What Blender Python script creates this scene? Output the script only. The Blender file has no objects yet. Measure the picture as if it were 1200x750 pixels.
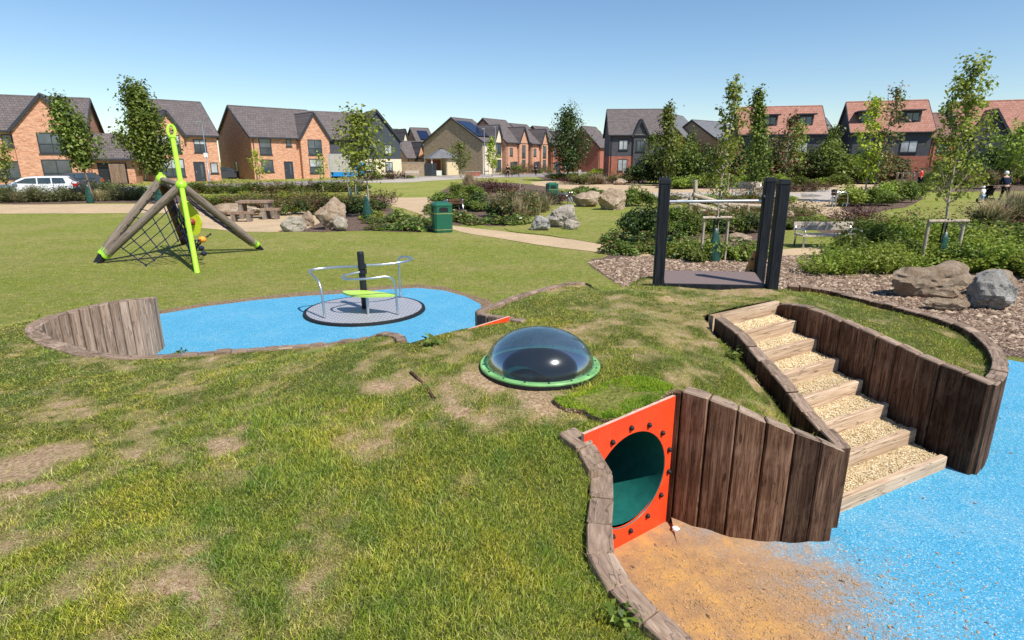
import bpy, bmesh, math, random
import numpy as np
from math import sin, cos, tan, atan, atan2, pi, radians, sqrt, hypot
from mathutils import Vector, Matrix, noise
from mathutils.geometry import delaunay_2d_cdt

SC = bpy.context.scene
COL = SC.collection
# ---------------------------------------------------------------- camera, sky, sun, exposure
CAMH = 2.4; PITCH = radians(15.3); FPX = 677.0
cd = bpy.data.cameras.new("camera"); cam = bpy.data.objects.new("camera", cd); COL.objects.link(cam)
cd.sensor_width = 36.0; cd.lens = FPX/1200*36; cd.clip_start = 0.05; cd.clip_end = 6000
cam.location = (0, 0, CAMH); cam.rotation_euler = (pi/2-PITCH, 0, 0)
SC.camera = cam
SUN_AZ = Vector((0.70, -0.715)).normalized(); SUN_EL = radians(53)
w = bpy.data.worlds.new("World"); SC.world = w; w.use_nodes = True
nt = w.node_tree; bg = nt.nodes['Background']
sk = nt.nodes.new('ShaderNodeTexSky'); sk.sky_type = 'NISHITA'; sk.sun_disc = False
sk.sun_elevation = SUN_EL; sk.sun_rotation = atan2(SUN_AZ.x, SUN_AZ.y)
sk.air_density = 1.0; sk.dust_density = 0.25; sk.ozone_density = 2.5; sk.altitude = 50
hs = nt.nodes.new('ShaderNodeHueSaturation'); hs.inputs['Saturation'].default_value = 1.12; nt.links.new(sk.outputs[0], hs.inputs['Color']); nt.links.new(hs.outputs[0], bg.inputs[0]); bg.inputs[1].default_value = 0.108
sl = bpy.data.lights.new("sun", 'SUN'); sun = bpy.data.objects.new("sun", sl); COL.objects.link(sun)
sl.energy = 5.0; sl.angle = radians(0.53); sl.color = (1.0, 0.955, 0.88)
sd = Vector((SUN_AZ.x*cos(SUN_EL), SUN_AZ.y*cos(SUN_EL), sin(SUN_EL)))
sun.rotation_euler = (-sd).to_track_quat('-Z', 'Y').to_euler(); sun.location = sd*60
SC.view_settings.view_transform = 'Standard'; SC.view_settings.look = 'None'
SC.view_settings.exposure = 0.42; SC.view_settings.gamma = 1.0
SC.render.engine = 'CYCLES'
SC.cycles.max_bounces = 8; SC.cycles.transparent_max_bounces = 12

RNG = random.Random(7); NR = np.random.default_rng(11)
# ---------------------------------------------------------------- ground level and surveying helpers
def g(y):
    return 0.0 if y < 20 else (0.3*(y-20)/55 if y < 75 else 0.3)
def at(px, Y, z):                         # world x of a sight line at depth Y and height z
    dep = Y*cos(PITCH) + (CAMH-z)*sin(PITCH)
    return (px-600)/FPX*dep
def gp(px, py, z=None):                   # ground point seen at px,py
    a = PITCH + atan((py-375)/FPX); zz = 0.0 if z is None else z
    Y = 10
    for _ in range(12):
        Y = (CAMH-zz)/tan(max(a, 0.004))
        if z is None: zz = g(Y)
    return Vector((at(px, Y, zz), Y, zz))
def hz(py, Y):                            # height above datum of something at depth Y seen at row py
    return CAMH - Y*tan(PITCH + atan((py-375)/FPX))

# ---------------------------------------------------------------- mesh helpers
def tag(o, label=None, cat=None, group=None, kind=None):
    if label: o['label'] = label
    if cat: o['category'] = cat
    if group: o['group'] = group
    if kind: o['kind'] = kind
    return o
def empty(name, loc=(0,0,0), rz=0):
    o = bpy.data.objects.new(name, None); COL.objects.link(o); o.location = loc; o.rotation_euler = (0,0,rz)
    o.empty_display_size = 0.2
    return o
def link(name, me, parent=None, loc=(0,0,0), rot=(0,0,0), scale=(1,1,1)):
    o = bpy.data.objects.new(name, me); COL.objects.link(o); o.parent = parent
    o.location = loc; o.rotation_euler = rot; o.scale = scale
    return o
def copy_tree(o, parent=None):
    c = o.copy(); COL.objects.link(c); c.parent = parent
    for ch in [k for k in o.children]: copy_tree(ch, c)
    return c
class MB:
    def __init__(s): s.v = []; s.f = []
    def add(s, vs, fs):
        n = len(s.v); s.v += [tuple(p) for p in vs]; s.f += [tuple(i+n for i in f) for f in fs]; return s
    def box(s, c, d, rz=0, M=None):
        hx, hy, hh = d[0]/2, d[1]/2, d[2]/2
        P = [Vector((x,y,z)) for z in (-hh,hh) for x,y in ((-hx,-hy),(hx,-hy),(hx,hy),(-hx,hy))]
        if M is not None: P = [M @ p for p in P]
        if rz: R = Matrix.Rotation(rz,3,'Z'); P = [R @ p for p in P]
        P = [p+Vector(c) for p in P]
        return s.add(P, [(3,2,1,0),(4,5,6,7),(0,1,5,4),(1,2,6,5),(2,3,7,6),(3,0,4,7)])
    def bar(s, a, b, wd, hg, up=(0,0,1)):       # rectangular bar a->b
        a, b = Vector(a), Vector(b); t = (b-a).normalized(); u = Vector(up)
        x = t.cross(u)
        if x.length < 1e-4: x = t.cross(Vector((1,0,0)))
        x.normalize(); y = x.cross(t).normalized()
        P = [p + x*sx*wd/2 + y*sy*hg/2 for p in (a,b) for sx,sy in ((-1,-1),(1,-1),(1,1),(-1,1))]
        return s.add(P, [(0,1,2,3),(7,6,5,4),(0,4,5,1),(1,5,6,2),(2,6,7,3),(3,7,4,0)])
    def tube(s, pts, r, n=8, caps=True, r1=None):
        pts = [Vector(p) for p in pts]; m = len(pts); rings = []
        px = None
        for i, p in enumerate(pts):
            t = (pts[min(i+1,m-1)] - pts[max(i-1,0)]).normalized()
            if px is None:
                px = t.orthogonal().normalized()
            else:
                px = (px - t*px.dot(t)).normalized()
            py = t.cross(px)
            if isinstance(r, (list, tuple)): rr = r[i]
            else: rr = r if r1 is None else r + (r1-r)*i/(m-1)
            rings.append([p + (px*cos(2*pi*k/n) + py*sin(2*pi*k/n))*rr for k in range(n)])
        V = [q for ring in rings for q in ring]; F = []
        for i in range(m-1):
            for k in range(n):
                a = i*n+k; b = i*n+(k+1)%n; F.append((a, b, b+n, a+n))
        if caps: F.append(tuple(range(n-1,-1,-1))); F.append(tuple((m-1)*n+k for k in range(n)))
        return s.add(V, F)
    def prism(s, poly, z0, z1):
        n = len(poly)
        f0 = z0 if callable(z0) else (lambda p: z0); f1 = z1 if callable(z1) else (lambda p: z1)
        V = [(p[0],p[1],f0(p)) for p in poly] + [(p[0],p[1],f1(p)) for p in poly]
        return s.add(V, [tuple(range(n-1,-1,-1)), tuple(range(n,2*n))] + [(i,(i+1)%n,(i+1)%n+n,i+n) for i in range(n)])
    def lathe(s, prof, n=24, c=(0,0,0)):
        V = []; F = []
        for r, z in prof:
            for k in range(n): V.append((c[0]+r*cos(2*pi*k/n), c[1]+r*sin(2*pi*k/n), c[2]+z))
        for i in range(len(prof)-1):
            for k in range(n):
                a = i*n+k; b = i*n+(k+1)%n; F.append((a,b,b+n,a+n))
        return s.add(V, F)
    def ball(s, c, r, n=8, sz=1.0):
        m = n//2+1
        return s.lathe([(max(r*sin(pi*i/m),1e-4), -r*sz*cos(pi*i/m)) for i in range(m+1)], n, c)
    def mesh(s, name, mat, smooth=False):
        me = bpy.data.meshes.new(name); me.from_pydata(s.v, [], s.f); me.materials.append(mat)
        if smooth:
            me.polygons.foreach_set('use_smooth', [True]*len(me.polygons))
            if smooth != 'all': me.set_sharp_from_angle(angle=radians(40))
        me.update(); return me
    def build(s, name, mat, parent=None, smooth=False, **k):
        return link(name, s.mesh(name, mat, smooth), parent, **k)
def np_mesh(name, V, F, mat, smooth=False):
    V = np.asarray(V, dtype=np.float32); F = np.asarray(F, dtype=np.int32); k = F.shape[1]
    me = bpy.data.meshes.new(name); me.vertices.add(len(V)); me.vertices.foreach_set('co', V.ravel())
    me.loops.add(F.size); me.loops.foreach_set('vertex_index', F.ravel())
    me.polygons.add(len(F)); me.polygons.foreach_set('loop_start', np.arange(0, F.size, k, dtype=np.int32))
    try: me.polygons.foreach_set('loop_total', np.full(len(F), k, dtype=np.int32))
    except Exception: pass
    if smooth: me.polygons.foreach_set('use_smooth', np.ones(len(F), dtype=bool))
    me.materials.append(mat); me.update(calc_edges=True); me.validate(); return me

# numpy value noise
_T = NR.random((256,256))
def vn(x, y):
    xi = np.floor(x).astype(int); yi = np.floor(y).astype(int); fx = x-xi; fy = y-yi
    fx = fx*fx*(3-2*fx); fy = fy*fy*(3-2*fy)
    a = _T[xi%256, yi%256]; b = _T[(xi+1)%256, yi%256]; c = _T[xi%256,(yi+1)%256]; d = _T[(xi+1)%256,(yi+1)%256]
    return (a*(1-fx)+b*fx)*(1-fy) + (c*(1-fx)+d*fx)*fy
def fbm(x, y, s=1.0, o=4):
    t = 0; am = .5; tot = 0
    for i in range(o):
        t = t + am*vn(x*s+17.3*i, y*s+5.1*i); tot += am; am *= .55; s *= 2.03
    return t/tot
def sstep(a, b, x): 
    t = np.clip((x-a)/(b-a), 0, 1); return t*t*(3-2*t)
def inpoly(x, y, poly):
    x = np.asarray(x); y = np.asarray(y); r = np.zeros(x.shape, bool); n = len(poly)
    for i in range(n):
        x0, y0 = poly[i][:2]; x1, y1 = poly[(i+1)%n][:2]
        c = ((y0 > y) != (y1 > y)) & (x < (x1-x0)*(y-y0)/((y1-y0) or 1e-9)+x0)
        r ^= c
    return r
def catmull(P, sub=5, closed=False):
    P = [Vector(p) for p in P]; n = len(P); out = []
    rng_ = range(n if closed else n-1)
    for i in rng_:
        p1 = P[i]; p2 = P[(i+1)%n]
        p0 = P[i-1] if (closed or i > 0) else p1*2-p2
        p3 = P[(i+2)%n] if (closed or i+2 < n) else p2*2-p1
        for k in range(sub):
            t = k/sub
            out.append(0.5*((2*p1)+(p2-p0)*t+(2*p0-5*p1+4*p2-p3)*t*t+(3*p1-p0-3*p2+p3)*t**3))
    if not closed: out.append(P[-1])
    return out

# ---------------------------------------------------------------- materials
def mat(name, rough=0.8, spec=0.3, metal=0.0):
    m = bpy.data.materials.new(name); m.use_nodes = True; t = m.node_tree
    b = t.nodes['Principled BSDF']; b.inputs['Roughness'].default_value = rough
    b.inputs['Specular IOR Level'].default_value = spec; b.inputs['Metallic'].default_value = metal
    return m, t, b
def nd(t, k, **kw):
    n = t.nodes.new(k)
    for a, v in kw.items():
        if a.startswith('_'): n.inputs[a[1:].replace('_',' ')].default_value = v
        else: setattr(n, a, v)
    return n
def ramp(t, fac, stops, interp='LINEAR'):
    r = t.nodes.new('ShaderNodeValToRGB'); r.color_ramp.interpolation = interp
    e = r.color_ramp.elements
    while len(e) < len(stops): e.new(0.5)
    for i, (p, c) in enumerate(stops): e[i].position = p; e[i].color = (*c, 1) if len(c) == 3 else c
    t.links.new(fac, r.inputs[0]); return r.outputs[0]
def coords(t, scale=(1,1,1), kind='Object'):
    tc = t.nodes.new('ShaderNodeTexCoord'); mp = t.nodes.new('ShaderNodeMapping'); mp.inputs['Scale'].default_value = scale
    t.links.new(tc.outputs[kind], mp.inputs[0]); return mp.outputs[0]
def wcoords(t, scale=(1,1,1)):
    ge = t.nodes.new('ShaderNodeNewGeometry'); mp = t.nodes.new('ShaderNodeMapping'); mp.inputs['Scale'].default_value = scale
    t.links.new(ge.outputs['Position'], mp.inputs[0]); return mp.outputs[0]
def nz(t, vec, s, det=5, rough=.6, dist=0.0):
    n = nd(t, 'ShaderNodeTexNoise', _Scale=s, _Detail=det, _Roughness=rough, _Distortion=dist)
    if vec is not None: t.links.new(vec, n.inputs['Vector'])
    return n.outputs['Fac']
def mix(t, fac, a, b, mode='MIX'):
    m = t.nodes.new('ShaderNodeMix'); m.data_type = 'RGBA'; m.blend_type = mode
    for s, v in ((0, fac), (6, a), (7, b)):
        if isinstance(v, (int, float)): m.inputs[s].default_value = v
        elif isinstance(v, tuple): m.inputs[s].default_value = (*v, 1)
        else: t.links.new(v, m.inputs[s])
    return m.outputs[2]
def mth(t, op, a, b=0.0, c=None, clamp=False):
    m = t.nodes.new('ShaderNodeMath'); m.operation = op; m.use_clamp = clamp
    for i, v in enumerate((a, b, c)):
        if v is None: continue
        if isinstance(v, (int, float)): m.inputs[i].default_value = v
        else: t.links.new(v, m.inputs[i])
    return m.outputs[0]
def bump(t, b, h, strength=.5, dist=.01, prev=None):
    n = nd(t, 'ShaderNodeBump', _Strength=strength, _Distance=dist); t.links.new(h, n.inputs['Height'])
    if prev is not None: t.links.new(prev, n.inputs['Normal'])
    t.links.new(n.outputs[0], b.inputs['Normal']); return n.outputs[0]
def setc(t, b, c):
    if isinstance(c, tuple): b.inputs['Base Color'].default_value = (*c, 1)
    else: t.links.new(c, b.inputs['Base Color'])
def rnd(t): return t.nodes.new('ShaderNodeObjectInfo').outputs['Random']
def isl(t): return t.nodes.new('ShaderNodeNewGeometry').outputs['Random Per Island']

def wood(name, cols, axis='z', rough=.75, streak=60, var=.5, knots=True, wear=None):
    m, t, b = mat(name, rough, .12)
    sc = {'z': (1,1,.06), 'x': (.06,1,1), 'y': (1,.06,1)}[axis]
    v = coords(t, sc)
    r = rnd(t)
    off = t.nodes.new('ShaderNodeVectorMath'); off.operation = 'ADD'
    cx = t.nodes.new('ShaderNodeCombineXYZ'); mm = mth(t, 'MULTIPLY', r, 37.0)
    for i in range(3): t.links.new(mm, cx.inputs[i])
    t.links.new(v, off.inputs[0]); t.links.new(cx.outputs[0], off.inputs[1]); v = off.outputs[0]
    n1 = nz(t, v, streak, 6, .65, .5); n2 = nz(t, v, streak*.15, 3, .5, 1.2)
    f = mth(t, 'ADD', mth(t, 'MULTIPLY', n1, .6), mth(t, 'MULTIPLY', n2, .4))
    c = ramp(t, f, [(.36, cols[0]), (.5, cols[1]), (.64, cols[2])])
    big = nz(t, coords(t, (1,1,1)), 3.5, 4, .6)
    c = mix(t, mth(t, 'MULTIPLY', mth(t,'SUBTRACT', big, .48, None, True), 2.2, None, True), c, cols[3] if len(cols) > 3 else cols[2])
    hsv = nd(t, 'ShaderNodeHueSaturation'); t.links.new(c, hsv.inputs['Color'])
    t.links.new(mth(t, 'ADD', mth(t, 'MULTIPLY', r, var), 1-var/2), hsv.inputs['Value'])
    c = hsv.outputs[0]
    if knots:
        vo = nd(t, 'ShaderNodeTexVoronoi', _Scale=1.0); t.links.new(v, vo.inputs['Vector'])
        vv = coords(t, (7,7,2.2) if axis=='z' else ((2.2,7,7) if axis=='x' else (7,2.2,7)))
        o2 = t.nodes.new('ShaderNodeVectorMath'); o2.operation='ADD'; t.links.new(vv, o2.inputs[0]); t.links.new(cx.outputs[0], o2.inputs[1])
        t.links.new(o2.outputs[0], vo.inputs['Vector'])
        k = mth(t, 'LESS_THAN', mth(t,'ADD', vo.outputs['Distance'], mth(t,'MULTIPLY', n1, .12)), .13)
        c = mix(t, mth(t,'MULTIPLY',k,.6), c, tuple(q*.3 for q in cols[0]))
    # long drying cracks
    cr = nz(t, v, streak*.5, 2, .5, .2)
    ck = mth(t, 'LESS_THAN', mth(t,'ABSOLUTE', mth(t,'SUBTRACT', cr, .5)), .009)
    c = mix(t, mth(t,'MULTIPLY',ck,.55), c, tuple(q*.25 for q in cols[0]))
    setc(t, b, c)
    bump(t, b, mth(t,'SUBTRACT', f, mth(t,'MULTIPLY',ck,.5)), .9, .01)
    return m
M = {}
M['wood_dark'] = wood('stained timber', [(.028,.012,.007),(.095,.046,.026),(.22,.125,.078),(.31,.19,.125)], 'z', var=1.0)
M['wood_grey'] = wood('weathered timber', [(.15,.095,.065),(.28,.19,.135),(.42,.31,.235),(.33,.215,.14)], 'z', var=.45)
M['wood_rim'] = wood('weathered end grain', [(.11,.075,.055),(.235,.165,.12),(.36,.27,.205),(.3,.22,.165)], 'x', streak=35, var=.35)
M['wood_step'] = wood('pale step timber', [(.3,.2,.12),(.47,.335,.225),(.6,.46,.33),(.36,.25,.18)], 'x', streak=45, var=.2)
M['wood_post'] = wood('grey debarked post', [(.13,.1,.075),(.22,.175,.14),(.32,.27,.22),(.25,.2,.16)], 'z', streak=40, var=.2)
M['wood_bench'] = wood('silvered bench timber', [(.36,.29,.23),(.52,.44,.36),(.64,.56,.47),(.56,.48,.39)], 'x', streak=50, var=.2, knots=False)
M['wood_stake'] = wood('pale stake', [(.25,.19,.13),(.4,.33,.25),(.52,.45,.36),(.44,.38,.3)], 'z', streak=50, var=.2, knots=False)

def plain(name, c, rough=.5, spec=.4, metal=0, nscale=30, amt=.25, bmp=.15, var=0, bd=.004):
    m, t, b = mat(name, rough, spec, metal)
    v = coords(t); n = nz(t, v, nscale, 5, .65)
    lo = tuple(x*(1-amt) for x in c); hi = tuple(min(1, x*(1+amt)) for x in c)
    cc = ramp(t, n, [(.3, lo), (.7, hi)])
    if var:
        h = nd(t, 'ShaderNodeHueSaturation'); t.links.new(cc, h.inputs['Color'])
        t.links.new(mth(t,'ADD', mth(t,'MULTIPLY', rnd(t), var), 1-var/2), h.inputs['Value']); cc = h.outputs[0]
    setc(t, b, cc)
    if bmp: bump(t, b, n, bmp, bd)
    t.links.new(mth(t,'ADD', mth(t,'MULTIPLY', nz(t, v, nscale*.2, 3), .25), rough-.12), b.inputs['Roughness'])
    return m
M['steel'] = plain('galvanised steel tube', (.55,.56,.57), .32, .5, .9, 40, .15, .05)
M['black'] = plain('black powder coated steel', (.012,.013,.016), .45, .4, 0, 40, .3, .05)
M['deckpost'] = wood('black stained post', [(.008,.009,.012),(.016,.018,.022),(.03,.033,.038),(.02,.022,.026)], 'z', streak=50, var=.1, knots=False, rough=.55)
M['lime'] = plain('lime green paint', (.33,.62,.03), .4, .5, 0, 20, .12, .03)
M['limeseat'] = plain('lime plastic seat', (.42,.62,.09), .4, .5, 0, 20, .1, .03)
M['red'] = plain('orange red painted board', (.80,.058,.012), .5, .25, 0, 6, .09, .04)
def scuffed_red():
    m, t, b = mat('scuffed orange red board', .5, .25); v = coords(t)
    base = ramp(t, nz(t, v, 5, 5, .7), [(.3,(.70,.045,.010)),(.7,(.84,.07,.016))])
    sc_ = nz(t, coords(t, (30,30,2.5)), 3, 4, .7, 1.0); k = mth(t,'MULTIPLY', mth(t,'GREATER_THAN', sc_, .66), .35)
    c = mix(t, k, base, (.75,.25,.17))
    d = nz(t, v, 26, 6, .8); k2 = mth(t,'MULTIPLY', mth(t,'SUBTRACT', d, .57), 4, None, True)
    c = mix(t, mth(t,'MULTIPLY', k2, .5), c, (.34,.17,.09)); setc(t, b, c); bump(t, b, d, .1, .003); return m
M['red'] = scuffed_red()
M['redgrey'] = plain('board edge', (.55,.36,.28), .7, .2)
M['teal'] = plain('dark green polyethylene', (.012,.11,.095), .35, .5, 0, 14, .2, .05)
M['shaftblue'] = plain('dark blue green tunnel shaft', (.004,.016,.03), .5, .5, 0, 14, .2, .05)
M['ring'] = plain('green flange', (.17,.38,.13), .5, .4, 0, 12, .35, .1)
M['rubberblack'] = plain('black rubber collar', (.012,.012,.013), .6, .3)
M['bin'] = plain('green litter bin plastic', (.009,.10,.055), .4, .5, 0, 10, .12, .03)
M['gold'] = plain('gold band', (.42,.36,.12), .5, .4)
M['bag'] = plain('dark green watering bag', (.010,.055,.04), .5, .4, 0, 9, .5, .5, 0, .03)
M['white'] = plain('white plastic', (.75,.75,.74), .5, .4)
M['orange'] = plain('orange plastic', (.8,.3,.03), .45, .4)
M['navy'] = plain('navy rope', (.016,.02,.045), .8, .2)
M['darkred'] = plain('dark red plastic', (.25,.02,.03), .45, .4)
M['yellow'] = plain('yellow green plastic', (.52,.6,.03), .45, .4)
M['concrete'] = plain('concrete', (.42,.39,.35), .85, .2, 0, 8, .2, .2)
M['strap'] = plain('black strap', (.01,.01,.012), .7, .2)
M['deckboard'] = plain('brown grit deck panel', (.17,.125,.115), .75, .25, 0, 220, .5, .3)
M['boardorange'] = plain('orange ply edge', (.55,.27,.09), .6, .3, 0, 12, .3, .1)

# --- lawn shaders
def lawn_colour(t, v, dry=None):
    n1 = nz(t, v, .35, 4, .6); n2 = nz(t, v, 2.3, 6, .7); n3 = nz(t, v, 34, 6, .75); n4 = nz(t, v, 130, 3, .7)
    green = ramp(t, n3, [(.36, (.055,.075,.012)), (.5, (.19,.225,.032)), (.64, (.38,.40,.09))])
    straw = ramp(t, n3, [(.3, (.17,.14,.04)), (.5, (.33,.28,.10)), (.72, (.48,.42,.20))])
    f = mth(t, 'ADD', mth(t,'MULTIPLY', n1, .55), mth(t,'MULTIPLY', n2, .6))
    fac = mth(t, 'MULTIPLY', mth(t, 'SUBTRACT', f, .5), 4.5, None, True)
    return green, straw, fac, n2, n3, n4
def make_lawn():
    m, t, b = mat('park lawn', .9, .15)
    v = wcoords(t)
    green, straw, fac, n2, n3, n4 = lawn_colour(t, v)
    mow = nz(t, wcoords(t, (.25,1.6,1)), .5, 3, .6)
    fac = mth(t,'ADD', fac, mth(t,'MULTIPLY', mth(t,'SUBTRACT', mow, .5), .9), None, True)
    fac = mth(t,'MULTIPLY', fac, .85)
    c = mix(t, fac, green, straw)
    tone = nz(t, v, 7, 4, .7)
    c = mix(t, .45, c, ramp(t, tone, [(.3,(.45,.45,.45)),(.7,(1.6,1.6,1.5))]), 'MULTIPLY')
    setc(t, b, c); bump(t, b, mth(t,'ADD', n3, n4), .9, .03)
    return m
M['lawn'] = make_lawn()
def make_mound():
    m, t, b = mat('mound turf', .92, .12)
    v = wcoords(t); a = nd(t, 'ShaderNodeAttribute', attribute_name='dry')
    n3 = nz(t, v, 40, 6, .75); n4 = nz(t, v, 150, 4, .7)
    green = ramp(t, n3, [(.35, (.022,.032,.006)), (.5, (.075,.09,.016)), (.68, (.2,.2,.05))])  # turf base coloured extra dark to stand in for shade between the blades
    thatch = ramp(t, n4, [(.36, (.09,.065,.025)), (.5, (.29,.22,.09)), (.64, (.55,.46,.24))])
    soil = ramp(t, n3, [(.36, (.22,.135,.075)), (.52, (.46,.31,.19)), (.66, (.66,.50,.34))])
    d = a.outputs['Fac']
    dd = mth(t,'ADD', d, mth(t,'MULTIPLY', mth(t,'SUBTRACT', nz(t, v, 14, 5, .7), .5), .6))
    f1 = mth(t,'MULTIPLY', mth(t,'SUBTRACT', dd, .18), 2.8, None, True)
    f2 = mth(t,'MULTIPLY', mth(t,'SUBTRACT', dd, .62), 5.0, None, True)
    c = mix(t, f1, green, thatch); c = mix(t, f2, c, soil)
    setc(t, b, c); bump(t, b, mth(t,'ADD', n3, n4), .8, .02)
    return m
M['mound'] = make_mound()
def blade_mat(name, lush=0):
    m, t, b = mat(name, .55, .3)
    a = nd(t, 'ShaderNodeAttribute', attribute_name='dry'); r = isl(t)
    gr = ramp(t, r, [(0,(.07,.105,.010)), (.25,(.19,.24,.02)), (.65,(.36,.40,.04)), (1,(.62,.62,.16))])
    if lush: gr = ramp(t, r, [(0,(.10,.18,.01)), (.35,(.2,.31,.015)), (.7,(.3,.42,.03)), (1,(.42,.52,.07))])
    st = ramp(t, r, [(0,(.22,.18,.06)), (.5,(.42,.37,.15)), (1,(.6,.54,.27))])
    f = mth(t,'GREATER_THAN', mth(t,'ADD', a.outputs['Fac'], mth(t,'MULTIPLY', mth(t,'FRACT', mth(t,'MULTIPLY', r, 71.3)), .8)), .86)
    wv_ = wcoords(t); n1 = nz(t, wv_, 1.7, 4, .65); n2 = nz(t, wv_, 9, 3, .6)
    tint = ramp(t, mth(t,'ADD', mth(t,'MULTIPLY', n1, .6), mth(t,'MULTIPLY', n2, .4)), [(.38,(.62,.86,.75)),(.5,(1.08,1.12,.95)),(.62,(1.5,1.3,1.0))])
    c = mix(t, 1.0, mix(t, f, gr, st), tint, 'MULTIPLY'); setc(t, b, c)
    tr = t.nodes.new('ShaderNodeBsdfTranslucent'); t.links.new(c, tr.inputs[0])
    ms = t.nodes.new('ShaderNodeMixShader'); ms.inputs[0].default_value = .35
    t.links.new(b.outputs[0], ms.inputs[1]); t.links.new(tr.outputs[0], ms.inputs[2])
    t.links.new(ms.outputs[0], t.nodes['Material Output'].inputs[0]); return m
M['blade'] = blade_mat('grass blades')
M['blade_lush'] = blade_mat('lush grass blades', 1)
def leaf_mat(name, c0, c1, c2, trans=.35, rough=.5, accent=None, acc=.85):
    m, t, b = mat(name, rough, .35)
    r = isl(t); c = ramp(t, r, [(0, c0), (.55, c1), (1, c2)])
    if accent: c = mix(t, mth(t,'GREATER_THAN', mth(t,'FRACT', mth(t,'MULTIPLY', r, 53.7)), acc), c, accent)
    h = nd(t, 'ShaderNodeHueSaturation'); t.links.new(c, h.inputs['Color'])
    t.links.new(mth(t,'ADD', mth(t,'MULTIPLY', rnd(t), .35), .82), h.inputs['Value'])
    t.links.new(mth(t,'ADD', mth(t,'MULTIPLY', rnd(t), .03), .485), h.inputs['Hue'])
    c = h.outputs[0]; setc(t, b, c)
    tr = t.nodes.new('ShaderNodeBsdfTranslucent'); t.links.new(c, tr.inputs[0])
    ms = t.nodes.new('ShaderNodeMixShader'); ms.inputs[0].default_value = trans
    t.links.new(b.outputs[0], ms.inputs[1]); t.links.new(tr.outputs[0], ms.inputs[2])
    t.links.new(ms.outputs[0], t.nodes['Material Output'].inputs[0]); return m
M['leaf_mid'] = leaf_mat('mid green leaves', (.055,.09,.013), (.13,.18,.024), (.26,.31,.06))
M['leaf_dark'] = leaf_mat('dark green leaves', (.02,.042,.010), (.05,.085,.016), (.11,.155,.035), .25)
M['leaf_bright'] = leaf_mat('bright young leaves', (.12,.18,.018), (.25,.32,.035), (.42,.46,.10), .45)
M['leaf_lime'] = leaf_mat('yellow green leaves', (.2,.26,.02), (.36,.42,.03), (.52,.56,.06), .4)
M['leaf_olive'] = leaf_mat('grey olive leaves', (.08,.09,.035), (.16,.17,.065), (.27,.27,.12), .3)
M['leaf_red'] = leaf_mat('wine red leaves', (.035,.012,.014), (.09,.03,.03), (.17,.07,.05), .3)
M['leaf_bronze'] = leaf_mat('green and bronze leaves', (.05,.075,.02), (.11,.14,.035), (.2,.2,.06), .3, accent=(.24,.10,.05), acc=.72)
M['leaf_straw'] = leaf_mat('straw seed heads', (.3,.22,.12), (.45,.36,.21), (.6,.5,.33), .3)
M['leaf_broad'] = leaf_mat('glossy broad leaves', (.045,.085,.012), (.11,.17,.025), (.28,.34,.09), .25, .35, accent=(.32,.16,.09), acc=.9)
M['bark'] = plain('grey bark', (.17,.13,.10), .9, .1, 0, 40, .35, .5, 0, .01)
M['barkpale'] = plain('pale bark', (.33,.28,.23), .9, .1, 0, 40, .25, .4, 0, .01)

def granular(name, stops, scale, bstr=.8, bd=.02, rough=.9, patch=None):
    m, t, b = mat(name, rough, .2); v = wcoords(t)
    vo = nd(t, 'ShaderNodeTexVoronoi', _Scale=scale); t.links.new(v, vo.inputs['Vector'])
    sep = t.nodes.new('ShaderNodeSeparateColor'); t.links.new(vo.outputs['Color'], sep.inputs[0])
    c = ramp(t, sep.outputs[0], stops)
    big = nz(t, v, .8, 5, .65)
    c = mix(t, .5, c, ramp(t, big, [(.3,(.72,.72,.72)),(.7,(1.25,1.22,1.18))]), 'MULTIPLY')
    c = mix(t, mth(t,'MULTIPLY', vo.outputs['Distance'], .55, None, True), c, tuple(x*.45 for x in stops[0][1]))
    setc(t, b, c)
    hh = mth(t,'SUBTRACT', sep.outputs[1], vo.outputs['Distance'])
    bump(t, b, hh, bstr, bd); return m
M['path'] = granular('pale gravel path', [(0,(.42,.29,.165)),(.5,(.57,.42,.26)),(1,(.68,.54,.37))], 70, .5, .008)
M['pathgrey'] = granular('grey tarmac path', [(0,(.38,.33,.28)),(.5,(.48,.42,.36)),(1,(.56,.5,.44))], 60, .3, .006)
M['road'] = granular('pinkish grey tarmac', [(0,(.24,.21,.2)),(.5,(.31,.275,.26)),(1,(.38,.34,.33))], 40, .3, .006)
M['mulch'] = granular('bark mulch', [(0,(.09,.05,.035)),(.45,(.20,.125,.09)),(.8,(.32,.22,.165)),(1,(.5,.39,.31))], 42, 1.0, .03)
M['gravel'] = granular('golden step gravel', [(0,(.34,.22,.1)),(.4,(.62,.46,.25)),(.8,(.8,.66,.42)),(1,(.9,.82,.62))], 62, 1.0, .012)
M['pebble'] = plain('loose gravel stone', (.66,.51,.30), .8, .25, 0, 3, .3, .2, .5)
M['chip'] = leaf_mat('bark chips', (.08,.045,.03), (.21,.135,.095), (.44,.33,.25), .05, .8)
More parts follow.
